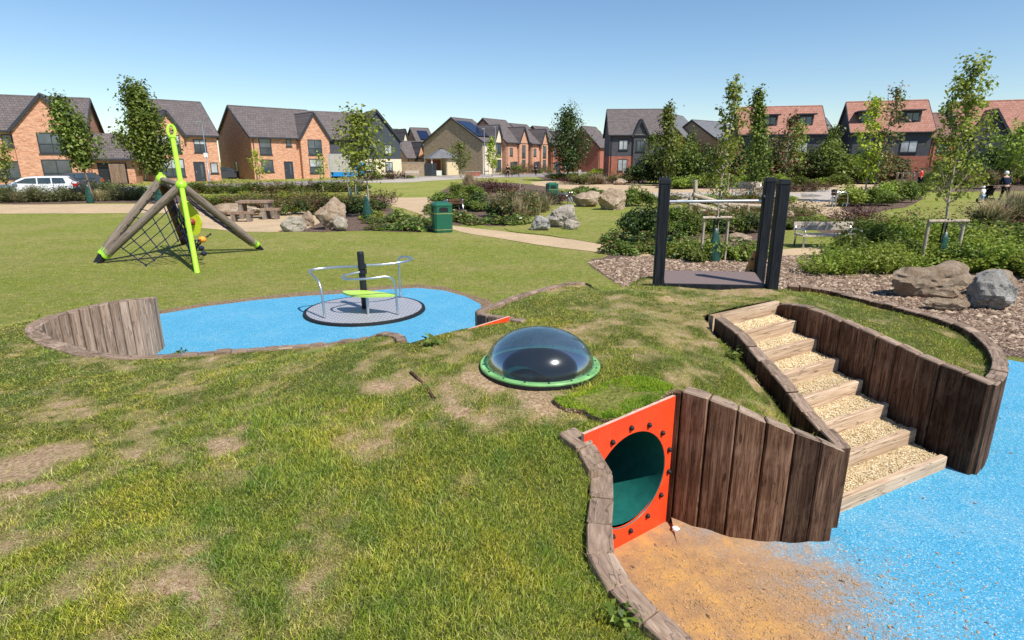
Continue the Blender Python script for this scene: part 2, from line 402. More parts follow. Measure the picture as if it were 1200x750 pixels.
def blue_mat(name, sand):
    m, t, b = mat(name, .75, .25); v = wcoords(t)
    vo = nd(t, 'ShaderNodeTexVoronoi', _Scale=150); t.links.new(v, vo.inputs['Vector'])
    sep = t.nodes.new('ShaderNodeSeparateColor'); t.links.new(vo.outputs['Color'], sep.inputs[0])
    big = nz(t, v, 1.6, 5, .7); fine = nz(t, v, 60, 5, .8)
    c = ramp(t, sep.outputs[0], [(0,(.02,.17,.30)),(.2,(.045,.265,.43)),(.85,(.075,.33,.51)),(1,(.36,.52,.58))])
    c = mix(t, .5, c, ramp(t, big, [(.3,(.82,.85,.88)),(.7,(1.12,1.1,1.06))]), 'MULTIPLY')
    dust = mth(t,'MULTIPLY', mth(t,'SUBTRACT', mth(t,'ADD', mth(t,'MULTIPLY',big,.6), mth(t,'MULTIPLY',fine,.5)), .56), 3.0, None, True)
    c = mix(t, mth(t,'MULTIPLY', dust, .6 if sand else .32), c, (.42,.36,.3))
    h = sep.outputs[1]
    if sand:
        # washed-out soil spilling from the tunnel mouth over the rubber
        geo = t.nodes.new('ShaderNodeNewGeometry'); sx = t.nodes.new('ShaderNodeSeparateXYZ'); t.links.new(geo.outputs['Position'], sx.inputs[0])
        dx = mth(t,'MULTIPLY', mth(t,'SUBTRACT', sx.outputs[0], .75), .82); dy = mth(t,'MULTIPLY', mth(t,'SUBTRACT', sx.outputs[1], 2.65), .72)
        ds = mth(t,'SQRT', mth(t,'ADD', mth(t,'MULTIPLY',dx,dx), mth(t,'MULTIPLY',dy,dy)))
        nn = nz(t, v, 2.2, 6, .7); n5 = nz(t, v, 22, 6, .8)
        ff = mth(t,'ADD', ds, mth(t,'ADD', mth(t,'MULTIPLY', mth(t,'SUBTRACT', nn, .5), 1.1), mth(t,'MULTIPLY', mth(t,'SUBTRACT', n5, .5), .9)))
        s = nd(t, 'ShaderNodeMapRange', interpolation_type='SMOOTHSTEP'); t.links.new(ff, s.inputs[0])
        s.inputs[1].default_value = .72; s.inputs[2].default_value = 1.25; s.inputs[3].default_value = 1; s.inputs[4].default_value = 0
        s2 = nd(t, 'ShaderNodeMapRange', interpolation_type='SMOOTHSTEP'); t.links.new(ff, s2.inputs[0])
        s2.inputs[1].default_value = .35; s2.inputs[2].default_value = .95; s2.inputs[3].default_value = 1; s2.inputs[4].default_value = 0
        n6 = nz(t, v, 5, 5, .7)
        sc1 = ramp(t, n6, [(.3,(.25,.14,.075)),(.5,(.40,.215,.08)),(.7,(.55,.29,.07))])
        sc2 = ramp(t, fine, [(.3,(.22,.14,.09)),(.7,(.38,.26,.17))])
        c2 = mix(t, s2.outputs[0], sc2, sc1)
        c2 = mix(t, .6, c2, ramp(t, fine, [(.3,(.75,.75,.75)),(.7,(1.2,1.2,1.2))]), 'MULTIPLY')
        c = mix(t, mth(t,'MULTIPLY', s.outputs[0], .97), c, c2)
    setc(t, b, c); bump(t, b, h, .35, .003); return m
M['blue'] = blue_mat('blue wet pour rubber', False)
M['bluesand'] = blue_mat('blue wet pour rubber with spilt soil', True)
M['soil'] = granular('loose soil', [(0,(.16,.10,.06)),(.5,(.32,.215,.13)),(1,(.5,.37,.25))], 60, .8, .02)
M['sandsoil'] = plain('sandy spilt soil', (.40,.25,.125), .95, .1, 0, 12, .35, .6, 0, .02)
def rock_mat(name, base, dark, pale, lichen=0):
    m, t, b = mat(name, .85, .2); v = coords(t)
    n1 = nz(t, v, 1.6, 6, .65, .6); n2 = nz(t, v, 11, 10, .8); n3 = nz(t, v, 60, 4, .7)
    c = ramp(t, n1, [(.3, dark), (.5, base), (.7, pale)])
    c = mix(t, .7, c, ramp(t, n2, [(.36,(.6,.57,.54)),(.5,(1.1,1.1,1.1)),(.66,(1.45,1.43,1.38))]), 'MULTIPLY')
    if lichen:
        n4 = nz(t, v, 5, 8, .8)
        c = mix(t, mth(t,'MULTIPLY', mth(t,'SUBTRACT', n4, .5), 9, None, True), c, (.07,.08,.075))
    setc(t, b, c); bump(t, b, mth(t,'ADD', n2, mth(t,'MULTIPLY', n3, .5)), 1.0, .09); return m
M['rock'] = rock_mat('sandstone', (.40,.30,.21), (.27,.185,.12), (.55,.46,.36))
M['rockpale'] = rock_mat('pale boulder', (.46,.40,.33), (.33,.27,.21), (.62,.56,.48))
M['rockgrey'] = rock_mat('lichened boulder', (.4,.38,.35), (.3,.28,.25), (.55,.53,.5), 1)
def glassy(name, c, rough=.05, spec=.9):
    m, t, b = mat(name, rough, spec); v = coords(t)
    n = nz(t, v, .45, 3, .6)
    setc(t, b, ramp(t, n, [(.35, tuple(x*.6 for x in c)), (.65, tuple(x*1.5 for x in c))]))
    return m
M['pane'] = glassy('window glass', (.05,.065,.08))
M['panepale'] = glassy('window glass with pale blind', (.34,.36,.37), .2, .6)
M['panedark'] = glassy('dark spandrel glass', (.045,.055,.065), .15, .6)
M['frame'] = plain('anthracite window frame', (.028,.033,.04), .5, .4, 0, 5, .1, 0)
M['framewhite'] = plain('white window frame', (.6,.6,.6), .5, .4, 0, 5, .1, 0)
M['door'] = plain('dark door', (.03,.035,.045), .5, .4, 0, 5, .15, 0)
M['garage'] = plain('black garage door', (.014,.016,.02), .5, .4, 0, 3, .15, 0)
def brick_mat(name, a, b_, mortar, sx=.225, sy=.075, rough=.9, mort=.012, patch=.35):
    m, t, b = mat(name, rough, .15)
    tc = t.nodes.new('ShaderNodeTexCoord'); sp = t.nodes.new('ShaderNodeSeparateXYZ'); t.links.new(tc.outputs['Object'], sp.inputs[0])
    cb = t.nodes.new('ShaderNodeCombineXYZ'); t.links.new(mth(t,'ADD', sp.outputs[0], sp.outputs[1]), cb.inputs[0]); t.links.new(sp.outputs[2], cb.inputs[1])
    br = nd(t, 'ShaderNodeTexBrick'); t.links.new(cb.outputs[0], br.inputs['Vector'])
    br.inputs['Scale'].default_value = 1; br.inputs['Brick Width'].default_value = sx; br.inputs['Row Height'].default_value = sy
    br.inputs['Mortar Size'].default_value = mort*.5; br.inputs['Color1'].default_value = (*a,1); br.inputs['Color2'].default_value = (*b_,1); br.inputs['Mortar'].default_value = (*mortar,1)
    # clusters of darker and paler bricks, as laid
    mp = t.nodes.new('ShaderNodeMapping'); mp.inputs['Scale'].default_value = (1.6, 5.5, 1); t.links.new(cb.outputs[0], mp.inputs[0])
    n = nz(t, mp.outputs[0], 1.0, 5, .75)
    c = mix(t, patch*2, br.outputs[0], ramp(t, n, [(.3,(.62,.58,.58)),(.5,(1,1,1)),(.7,(1.35,1.32,1.3))]), 'MULTIPLY')
    setc(t, b, c); bump(t, b, br.outputs['Fac'], -.4, .01); return m
M['brick'] = brick_mat('multi red brick', (.44,.17,.085), (.62,.33,.20), (.5,.41,.33))
M['brickred'] = brick_mat('red brick', (.30,.09,.055), (.40,.14,.085), (.33,.2,.16))
M['stonewall'] = brick_mat('brown stone walling', (.30,.21,.145), (.40,.3,.21), (.3,.25,.2), .35, .14)
M['cream'] = brick_mat('cream brick', (.66,.55,.38), (.74,.64,.47), (.6,.52,.4), patch=.15)
M['clad'] = brick_mat('dark grey cladding', (.055,.065,.08), (.062,.072,.088), (.03,.035,.04), 9, .16, .7, .02, .1)
M['claddark'] = brick_mat('charcoal hung tile', (.075,.075,.085), (.095,.095,.105), (.045,.045,.05), .3, .16, .7, .02, .2)
M['creamboard'] = brick_mat('cream boarding', (.62,.50,.30), (.66,.55,.34), (.4,.33,.2), 9, .15, .7, .015, .1)
def roof_mat(name, a, b_, gap):
    m, t, b = mat(name, .75, .25)
    tc = t.nodes.new('ShaderNodeTexCoord'); sp = t.nodes.new('ShaderNodeSeparateXYZ'); t.links.new(tc.outputs['Object'], sp.inputs[0])
    cb = t.nodes.new('ShaderNodeCombineXYZ'); t.links.new(sp.outputs[0], cb.inputs[0]); t.links.new(sp.outputs[2], cb.inputs[1])
    br = nd(t, 'ShaderNodeTexBrick'); t.links.new(cb.outputs[0], br.inputs['Vector'])
    br.inputs['Scale'].default_value = 1; br.inputs['Brick Width'].default_value = .33; br.inputs['Row Height'].default_value = .24
    br.inputs['Mortar Size'].default_value = .016; br.inputs['Color1'].default_value = (*a,1); br.inputs['Color2'].default_value = (*b_,1); br.inputs['Mortar'].default_value = (*gap,1)
    n = nz(t, tc.outputs['Object'], .9, 5, .7)
    c = mix(t, .6, br.outputs[0], ramp(t, n, [(.3,(.8,.8,.8)),(.7,(1.2,1.2,1.2))]), 'MULTIPLY')
    setc(t, b, c); bump(t, b, br.outputs['Fac'], -.5, .02); return m
M['roof'] = roof_mat('grey brown roof tile', (.105,.088,.086), (.145,.12,.116), (.05,.042,.042))
M['roofgrey'] = roof_mat('slate grey roof tile', (.13,.13,.14), (.16,.16,.17), (.07,.07,.075))
M['roofred'] = roof_mat('terracotta roof tile', (.30,.135,.095), (.37,.19,.14), (.18,.08,.06))
M['roofbrown'] = roof_mat('brown roof tile', (.17,.09,.07), (.21,.115,.09), (.09,.05,.04))
M['solar'] = plain('solar panel', (.012,.02,.05), .15, .8, 0, 2, .3, 0)
M['carwhite'] = plain('white car paint', (.72,.74,.76), .2, .6, 0, 2, .05, 0)
M['carblue'] = plain('blue van paint', (.02,.25,.62), .25, .6, 0, 2, .05, 0)
M['cargrey'] = plain('dark car paint', (.05,.055,.065), .25, .6, 0, 2, .05, 0)
M['carglass'] = glassy('car glass', (.04,.06,.07))
M['tyre'] = plain('tyre', (.015,.015,.016), .8, .2)
M['taillight'] = plain('red lamp lens', (.5,.01,.01), .2, .6)
M['skin'] = plain('skin', (.5,.3,.21), .6, .3)
M['cloth_navy'] = plain('navy cloth', (.012,.018,.04), .85, .1, 0, 20, .3, .3)
M['cloth_black'] = plain('black cloth', (.01,.01,.012), .85, .1, 0, 20, .3, .3)
M['cloth_white'] = plain('white cloth', (.72,.73,.75), .85, .1, 0, 20, .1, .3)
M['cloth_blue'] = plain('light blue cloth', (.25,.4,.62), .85, .1, 0, 20, .1, .3)
M['cloth_red'] = plain('red cloth', (.65,.03,.03), .85, .1, 0, 20, .1, .3)
M['hair'] = plain('grey brown hair', (.09,.065,.05), .8, .2, 0, 60, .3, .3)
M['cloth_skinleg'] = M['skin']
def dome_mat():
    m, t, b = mat('clear scratched dome plastic', .06, .5)
    out = t.nodes['Material Output']; v = coords(t)
    gl = t.nodes.new('ShaderNodeBsdfGlossy'); gl.inputs['Roughness'].default_value = .17; gl.inputs[0].default_value = (.9,.95,1,1)
    tr = t.nodes.new('ShaderNodeBsdfTransparent'); tr.inputs[0].default_value = (.34,.49,.60,1)
    fr = nd(t, 'ShaderNodeFresnel', _IOR=1.45)
    sp = nz(t, v, 120, 2, .5); spk = mth(t,'MULTIPLY', mth(t,'GREATER_THAN', sp, .73), .12)
    f = mth(t,'ADD', mth(t,'MULTIPLY', fr.outputs[0], .42), .018, None, True)
    ms = t.nodes.new('ShaderNodeMixShader'); t.links.new(f, ms.inputs[0]); t.links.new(tr.outputs[0], ms.inputs[1]); t.links.new(gl.outputs[0], ms.inputs[2])
    df = t.nodes.new('ShaderNodeBsdfDiffuse'); df.inputs[0].default_value = (.45,.5,.55,1)
    m2 = t.nodes.new('ShaderNodeMixShader'); t.links.new(mth(t,'ADD', spk, .03), m2.inputs[0]); t.links.new(ms.outputs[0], m2.inputs[1]); t.links.new(df.outputs[0], m2.inputs[2])
    t.links.new(m2.outputs[0], out.inputs[0]); return m
M['dome'] = dome_mat()
def mesh_disc_mat():
    m, t, b = mat('punched steel disc', .5, .4, .3); v = coords(t, (1,1,1))
    wv = nd(t, 'ShaderNodeTexBrick'); t.links.new(v, wv.inputs['Vector']); wv.inputs['Scale'].default_value = 1
    wv.inputs['Brick Width'].default_value = .12; wv.inputs['Row Height'].default_value = .055; wv.inputs['Mortar Size'].default_value = .011
    wv.inputs['Color1'].default_value = (.20,.20,.23,1); wv.inputs['Color2'].default_value = (.25,.25,.28,1); wv.inputs['Mortar'].default_value = (.5,.5,.53,1)
    setc(t, b, wv.outputs[0]); bump(t, b, wv.outputs['Fac'], .5, .004); return m
M['disc'] = mesh_disc_mat()
# ================================================================ GROUND
def sheet(name, poly, dz, m, kind='structure', parent=None, jit=0.0, sub=0, z=None):
    P = [Vector((p[0], p[1])) for p in poly]
    if sub: P = catmull(P, sub, True)
    if jit:
        P = [p + Vector((noise.noise(Vector((p.x*1.7, p.y*1.7, 3))), noise.noise(Vector((p.x*1.7, p.y*1.7, 9)))))*jit*(1+abs(p.y)*.03) for p in P]
    bm = bmesh.new(); vs = [bm.verts.new((p.x, p.y, 0)) for p in P]
    bm.faces.new(vs); bmesh.ops.triangulate(bm, faces=bm.faces[:])
    for yy in (20.0, 75.0):
        bmesh.ops.bisect_plane(bm, geom=bm.verts[:]+bm.edges[:]+bm.faces[:], plane_co=(0,yy,0), plane_no=(0,1,0))
    bmesh.ops.recalc_face_normals(bm, faces=bm.faces[:])
    if bm.faces and sum(f.normal.z for f in bm.faces) < 0: bmesh.ops.reverse_faces(bm, faces=bm.faces[:])
    for v in bm.verts: v.co.z = g(v.co.y)+dz
    me = bpy.data.meshes.new(name); bm.to_mesh(me); bm.free(); me.materials.append(m)
    o = link(name, me, parent); tag(o, kind=kind); return o
def pxpoly(pts): return [tuple(gp(*p))[:2] for p in pts]

sheet('ground', [(-1500,-60),(1500,-60),(1500,2500),(-1500,2500)], 0, M['lawn'])
BLUE_L = pxpoly([(187,369),(240,360),(300,352.5),(350,348),(400,345),(450,340),(490,338),(520,341),(545,348),(563,357)]) + [(-.15,6.2),(-.2,5.3),(-1,4.9),(-1.4,5.1),(-3.3,4.95),(-4.6,5.3),(-5.6,6.2),(-5.6,7.1),(-4.95,7.75)]
sheet('blue_play_surface', BLUE_L, .012, M['blue'])
rimB = pxpoly([(p[0]-8 if p[0]<200 else p[0]+(10 if p[0]>550 else 0), p[1]-4.5) for p in [(187,369),(240,360),(300,352.5),(350,348),(400,345),(450,340),(490,338),(520,341),(545,348),(563,357)]])
sheet('soil_margin', rimB + [(-.3,5.9),(-1.5,6.5),(-3.5,6.5),(-4.9,7.2)], .006, M['soil'], jit=.12)
BLUE_R = [(.1,-5),(.45,1.0),(.35,2.4),(.4,3.05),(1.1,3.6),(2.0,3.4),(2.0,5.3),(2.9,6.0),(4.3,6.0),(6.12,6.95),(6.45,6.6),(8,5.2),(20,3.6),(20,-5)]
sheet('blue_play_surface', BLUE_R, .012, M['bluesand'])

# planting beds, gravel paths (surveyed outlines)
def bed(pts, m, dz, jit=.25, name='planting_bed'): return sheet(name, pxpoly(pts), dz, m, jit=jit, sub=4)
bed([(0,224),(100,226),(200,228),(300,238),(420,232),(452,242),(470,252),(500,262),(512,272),(440,271),(330,271),(350,262),(390,254),(300,246),(200,243),(150,238),(0,238.5)], M['mulch'], .004)
bed([(505,238),(520,222),(545,214),(590,214),(640,218),(668,228),(690,235),(660,242),(640,262),(610,266),(560,264),(520,262),(508,250)], M['mulch'], .004)
bed([(632,205),(680,203),(740,205),(760,212),(735,218),(700,220),(650,216)], M['mulch'], .004)
bed([(715,300),(735,284),(735,270),(760,262),(860,262),(915,268),(915,290),(930,310),(1000,292),(940,258),(1000,262),(1060,268),(1150,272),(1300,300),(1500,330),(1500,460),(1215,430),(1190,418),(1000,420),(860,400),(740,340),(690,306)], M['mulch'], .004, .12)
bed([(780,226),(780,214),(900,210),(1020,208),(1100,212),(1060,222),(930,230)], M['mulch'], .004)
bed([(985,246),(1010,226),(1065,222),(1082,232),(1050,246),(1005,250)], M['mulch'], .004)
bed([(1055,222),(1110,212),(1200,212),(1300,214),(1300,226),(1200,224),(1100,225)], M['mulch'], .004)
bed([(1120,262),(1180,252),(1260,250),(1300,262),(1200,272),(1140,272)], M['mulch'], .004)
def pth(pts, m, dz=.008, jit=.1, name='gravel_path', sub=3): return sheet(name, pxpoly(pts), dz, m, jit=jit, sub=sub)
pth([(-250,240.5),(0,240),(100,239.5),(200,239),(300,237.5),(300,243),(220,249),(150,250),(0,250.5),(-250,252)], M['path'])
pth([(215,247),(300,243),(390,252),(372,262),(352,270),(300,272),(250,269),(212,262)], M['path'])
pth([(438,233),(480,231.5),(530,232),(548,234),(505,238),(500,246),(520,262),(560,268),(640,277),(740,290),(860,294),(935,291),(1000,286),(1010,292),(940,303),(870,305),(760,301),(690,295),(600,282),(540,272),(508,262),(490,250),(462,242)], M['path'], .010)
pth([(670,233),(700,226),(745,221),(800,221),(860,222),(940,220),(965,216),(1040,216),(1062,220),(1010,226),(985,238),(995,250),(1060,262),(1150,270),(1250,272),(1300,290),(1200,288),(1130,281),(1050,268),(970,254),(930,243),(860,237),(790,233),(700,236)], M['path'], .010)
pth([(700,230),(770,226),(930,226),(960,231),(860,232),(760,231)], M['pathgrey'], .014)
pth([(940,226),(965,222),(1000,228),(975,236),(945,236)], M['pathgrey'], .014)
pth([(620,214),(700,209),(740,207),(735,213),(770,219),(740,222),(690,224)], M['path'], .012)
pth([(-250,228),(0,222),(110,220),(240,216),(420,210),(540,205),(660,202),(720,199.5),(722,201.5),(660,206),(600,208),(480,210),(420,215),(240,221),(110,226),(0,231),(-250,237)], M['road'], .012, .02, 'road')
pth([(415,213),(545,206),(600,207),(520,211),(470,214)], M['pathgrey'], .016)
# mown grass island between the boulders
bed([(590,268),(620,250),(660,236),(700,243),(735,238),(775,240),(790,262),(735,282),(700,285),(640,276)], M['lawn'], .018, .1, 'grass_verge')
for i,(y0,z0) in enumerate([(0,0)]): pass

# ================================================================ MOUND
def on_line(px, py, A, B, ):
    """point of the vertical plane through A-B that is seen at px,py"""
    A = Vector(A[:2]); B = Vector(B[:2])
    a = PITCH; X = (px-600)/FPX; Yv = (375-py)/FPX
    d = Vector((X, cos(a)+Yv*sin(a), -sin(a)+Yv*cos(a)))
    n = Vector((-(B-A).y, (B-A).x)); k = n.dot(A)/(n.x*d.x+n.y*d.y)
    return Vector((d.x*k, d.y*k, CAMH+d.z*k))
def plank_wall(parent, path, thick, wd=.175, zbot=-.12, mside=None, mtop=None, name='plank', low=None):
    """path: (x,y,ztop) visible face; thickness goes to the left of travel for +, right for -"""
    P = [Vector(p) for p in path]
    seg = [0]
    for i in range(1, len(P)): seg.append(seg[-1] + (P[i].xy-P[i-1].xy).length)
    L = seg[-1]; n = max(1, round(L/wd))
    def pt(s):
        s = min(max(s, 0), L)
        for i in range(1, len(P)):
            if s <= seg[i]+1e-9:
                f = (s-seg[i-1])/max(seg[i]-seg[i-1],1e-9); return P[i-1].lerp(P[i], f)
        return P[-1].copy()
    Q = [pt(L*k/n) for k in range(n+1)]; sg = 1 if thick > 0 else -1; T = abs(thick)
    NN = []
    for k in range(n+1):
        t0 = (Q[k].xy-Q[max(k-1,0)].xy); t1 = (Q[min(k+1,n)].xy-Q[k].xy)
        t0 = t0.normalized() if t0.length > 1e-6 else t1.normalized(); t1 = t1.normalized() if t1.length > 1e-6 else t0
        t = (t0+t1).normalized(); c = max(.5, t.dot(t0)); NN.append(Vector((-t.y, t.x))*sg/c)
    for k in range(n):
        a, b = Q[k], Q[k+1]; d = (b.xy-a.xy); ln = d.length; d.normalize(); pr = Vector((-d.y, d.x))*sg
        jz = RNG.uniform(-.007,.007); jn = pr*RNG.uniform(-.005,.005); ang = atan2(d.y, d.x); g2 = .0025; mid = (a+b)/2
        za, zb_ = a.z+jz, b.z+jz+RNG.uniform(-.004,.004)
        P4 = [a.xy+jn+d*g2, b.xy+jn-d*g2, b.xy+NN[k+1]*T-d*g2, a.xy+NN[k]*T+d*g2]
        loc = []
        for p in P4:
            r = p-mid.xy; loc.append(Vector((r.x*cos(-ang)-r.y*sin(-ang), r.x*sin(-ang)+r.y*cos(-ang))))
        # chamfered quad
        ring = []; c = .010
        for i in range(4):
            p = loc[i]; pv = (loc[i-1]-p); nx = (loc[(i+1)%4]-p)
            ring += [p+pv.normalized()*min(c, pv.length*.3), p+nx.normalized()*min(c, nx.length*.3)]
        zt = lambda p: za+(zb_-za)*(p.x+ln/2)/max(ln,1e-6)
        cen = sum(loc, Vector((0,0)))/4; zbt = zbot if low is None else low
        V = [(p.x,p.y,zbt) for p in ring]+[(p.x,p.y,zt(p)-c*.9) for p in ring]
        V += [((cen+(p-cen)*.90).x,(cen+(p-cen)*.90).y,zt(p)) for p in ring]
        F = []
        for r_ in (0,8):
            for i in range(8):
                j = (i+1)%8; F.append((r_+i, r_+j, r_+j+8, r_+i+8))
        F.append(tuple(16+i for i in range(8)))
        me = bpy.data.meshes.new(name); me.from_pydata(V, [], F); me.materials.append(mside or M['wood_dark']); me.materials.append(mtop or M['wood_rim'])
        for p in me.polygons[8:]: p.material_index = 1
        if sg < 0: me.flip_normals()
        link(name, me, parent, (mid.x, mid.y, 0), (0,0,ang))
def wall_thing(label, group='curved timber retaining walls of the play mound'):
    e = empty('timber_retaining_wall'); tag(e, label, 'retaining wall', group); return e

PR0 = Vector((1.045,3.487)); PDIR = Vector((-.809,-.588)).normalized(); PN = Vector((-PDIR.y, PDIR.x))  # panel line; PN points out of the tunnel (towards camera)
if PN.y > 0: PN = -PN
# right front wall, seen face
FW = [Vector((1.08,3.46,0)), Vector((1.20,3.37,0)), Vector((1.38,3.265,0)), Vector((1.70,3.20,0)), Vector((2.06,3.235,0))]
tops = [(796,457),(812,464),(860,482),(912,503),(957,516),(990,529)]
FWt = []
pl = [Vector((1.09,3.455)), Vector((1.2,3.37)), Vector((1.42,3.255)), Vector((1.66,3.205)), Vector((1.88,3.205)), Vector((2.07,3.235))]
for i,(q,tp) in enumerate(zip(pl,tops)):
    zz = hz(tp[1], q.y); FWt.append((q.x, q.y, zz))
wt = wall_thing('dark brown timber plank wall right of the red tunnel panel, in front of the steps')
plank_wall(wt, FWt, .10)
# stringer left of steps
Lp0 = Vector((2.21,3.40)); Lp1 = Vector((1.95,5.42))
Ld = (Lp1-Lp0).normalized(); Ln = Vector((-Ld.y, Ld.x))
LA = Lp0+Ln*.1; LB = Lp1+Ln*.1
ST = []
for px,py in [(958,508),(946,489),(928,466),(910,445),(890,422),(863,391),(848,380),(837,372)]:
    q = on_line(px, py, LA, LB); ST.append(q)
ST = [Vector((q.x, q.y, q.z)) - Vector((Ln.x, Ln.y, 0))*.1 for q in ST]
ST[0] = Vector((Lp0.x, Lp0.y, ST[0].z)); 
wt = wall_thing('low timber wall along the left side of the gravel steps')
plank_wall(wt, ST, .10, wd=.2)
# right wall of steps
RW = []
R0 = Vector((3.60,4.09)); R1 = Vector((2.80,5.97))
for px,py in [(912,356),(939,358),(966,367),(993,378.6),(1020,391),(1050,404),(1079,418),(1112,431),(1144,443),(1160,450)]:
    RW.append(on_line(px, py, R1, R0))
RW[-1].z = max(RW[-1].z, .7)
wt = wall_thing('tall dark plank wall along the right side of the gravel steps')
plank_wall(wt, RW, .10, wd=.185)
RC = RW[-1]
RIM = [(RC.x+.06, RC.y-.0, RC.z), (3.90,4.28,RC.z), (4.14,4.55,RC.z), (4.36,4.88,.79), (4.50,5.2,.80), (4.54,5.5,.83), (4.42,5.95,.86), (4.12,6.62,.88), (3.86,6.98,.90), (3.48,7.16,.92)]
RIM = [tuple(v) for v in catmull(RIM, 4)]
wt = wall_thing('curving timber wall with a pale top round the right hand grass bank')
plank_wall(wt, RIM, .11, wd=.13, mside=M['wood_dark'])
# near left rim of the tunnel mouth
NR_ = [tuple(gp(*q)[:2])+(q[2],) for q in [(673,500,.88),(688,511,.87),(706,528,.81),(717,548,.74),(720,570,.69),(719,596,.65),(717,622,.62),(719,644,.60),(733,670,.57),(762,702,.54),(800,736,.50),(838,766,.46)]]+[(1.2,1.62,.42),(1.6,1.4,.34),(2.2,1.0,.22),(3.0,.2,.05)]
NR_ = [tuple(v) for v in catmull(NR_, 3)]
wt = wall_thing('low grey timber edging curving down from the red tunnel panel to the bottom of the view')
plank_wall(wt, NR_, -.13, wd=.17, mside=M['wood_grey'])
# left portal wing wall and arc
q0 = PR0 + Vector((-1.18, 1.93))
LQ = Vector((-.08,5.42)); LQd = Vector((-.84,-.5426)).normalized()
ARC = [(.10,5.36,.93),(-.08,5.47,.92),(-.24,5.58,.91),(-.37,5.74,.90),(-.37,5.92,.90),(-.27,6.12,.89),(-.05,6.5,.89),(.26,6.95,.88),(.56,7.38,.86),(.88,7.75,.83),(1.05,7.92,.76)]
ARC = [tuple(v) for v in catmull(ARC, 4)]
wt = wall_thing('arc of grey topped timber wall behind the clear dome')
plank_wall(wt, ARC, -.09, wd=.14, mside=M['wood_grey'])
# basin front edge and left C wall
BAS = [(-.93,4.93,.82),(-1.02,5.16,.80),(-1.23,5.37,.76),(-1.42,5.44,.69),(-1.9,5.46,.62),(-2.6,5.40,.59),(-3.3,5.24,.58),(-3.75,5.22,.585),(-4.32,5.46,.585),(-4.78,5.74,.59),(-5.10,6.02,.60),(-5.24,6.24,.615),(-5.22,6.42,.64),(-5.10,6.56,.665)]
BAS = [(v.x, v.y, v.z+.055) for v in catmull(BAS, 4)]
wt = wall_thing('grey timber edge between the near grass and the left blue surface')
nb = 41
plank_wall(wt, BAS[:30], -.10 if False else .10, wd=.15, mside=M['wood_grey'])
wt = wall_thing('horseshoe of weathered grey planks at the left end of the blue surface')
CW = BAS[29:] + [tuple(v) for v in catmull([(-5.10,6.56,.72),(-4.88,6.68,.755),(-4.66,6.84,.765),(-4.58,7.08,.74),(-4.66,7.40,.70)], 4)][1:]
CW = [tuple(v) for v in CW]
plank_wall(wt, CW, .15, wd=.10, mside=M['wood_grey'], mtop=M['wood_rim'])

def off(path, d):
    out = []
    for i in range(len(path)):
        a = Vector(path[max(i-1,0)]); b = Vector(path[min(i+1,len(path)-1)]); t = (b.xy-a.xy).normalized()
        n = Vector((-t.y, t.x)); p = Vector(path[i]); out.append((p.x+n.x*d, p.y+n.y*d, p.z))
    return out
def thin(path, k=2): return [path[i] for i in range(0, len(path), k)]
# mound outline, every point with its own turf level
O = []
O += [(x,y,z-.05) for x,y,z in off(NR_, -.07)[::-2]][0:]          # from the far right end up to the panel
O += [(.40,3.06,.84),(PR0.x-.02,PR0.y+.02,.92)]
O += [(x,y,z-.05) for x,y,z in off(FWt, .08)[1:]][:-1]
O += [(2.02,3.33,.64)]
stl = off([tuple(v) for v in ST], .13)
O += [(x-.02,y,z-.13) for x,y,z in stl[1:-1]]
O += [(1.88,5.52,.93),(2.3,5.75,.965),(2.8,6.06,.96)]
O += [(x,y,z-.05) for x,y,z in off([tuple(v) for v in RW], .08)[1:-1]]
O += [(x,y,z-.06) for x,y,z in off(RIM, .09)[2::2]]
O += [(3.75,7.6,.45),(3.9,8.2,-.02),(3.2,9.0,-.03),(2.2,9.2,-.03),(1.4,8.8,-.03),(1.15,8.2,.3)]
O += [(x,y,z-.03) for x,y,z in off(ARC, -.06)[::-1][1::2]]
O += [(LQ.x,LQ.y-.03,.90),(-.46,5.17,.90),(-.66,5.02,.89),(-.90,4.86,.86)]
O += [(x,y,z-.02) for x,y,z in off(BAS, .06)[2::2]]
O += [(-5.35,6.75,.62),(-5.45,7.2,.35),(-5.75,7.9,.0),(-6.3,8.6,-.02),(-8.5,8.9,-.03),(-10.5,7,-.03),(-11,3,-.03),(-9,-3,-.03),(0,-6,-.03),(6,-5,-.03),(5,-1.2,-.03)]
# drop near-duplicates
OO = []
for p in O:
    if not OO or hypot(p[0]-OO[-1][0], p[1]-OO[-1][1]) > .02: OO.append(p)
O = OO
DC = Vector((.21,4.12)); DR = .385
CTRL = [(DC.x,DC.y,.93),(DC.x+.45,DC.y,.93),(DC.x-.45,DC.y,.91),(DC.x,DC.y+.45,.93),(DC.x,DC.y-.45,.90),(1.9,7.0,.92),(3.05,6.8,.92),(2.5,7.5,.90),(3.1,7.7,.86),(2.0,7.9,.84),
 (0,0,.80),(-1.5,1.5,.78),(-2,3,.74),(-4,3,.66),(-3,4.5,.64),(-1.2,3.6,.80),(1.1,5.2,.96),(.4,6.4,.92),(1.4,6.3,.96),(1.1,4.2,.95),(-6,2,.5),(-7.5,5,.30),(-6.8,6.5,.42),(-7.5,7.5,.2),(0,-2,.6),(-5,-1,.4),(1.6,4.3,.84),(1.55,3.7,.78),(3.6,5.6,.84),(3.2,6.5,.92),(3.9,5.2,.80),(-.3,2.2,.72),(-9,5,.08),(2.5,-2,.3),(-.6,4.3,.87),(-2.4,3.9,.70)]
def densify(P, st=.15):
    out = []
    for i in range(len(P)):
        a = Vector(P[i]); b = Vector(P[(i+1)%len(P)]); n = max(1, int((b-a).length/st))
        for k in range(n): out.append(tuple(a.lerp(b, k/n)))
    return out
OD = np.array(densify(O) + CTRL*1); OW = np.ones(len(OD)); OW[-len(CTRL):] = 5
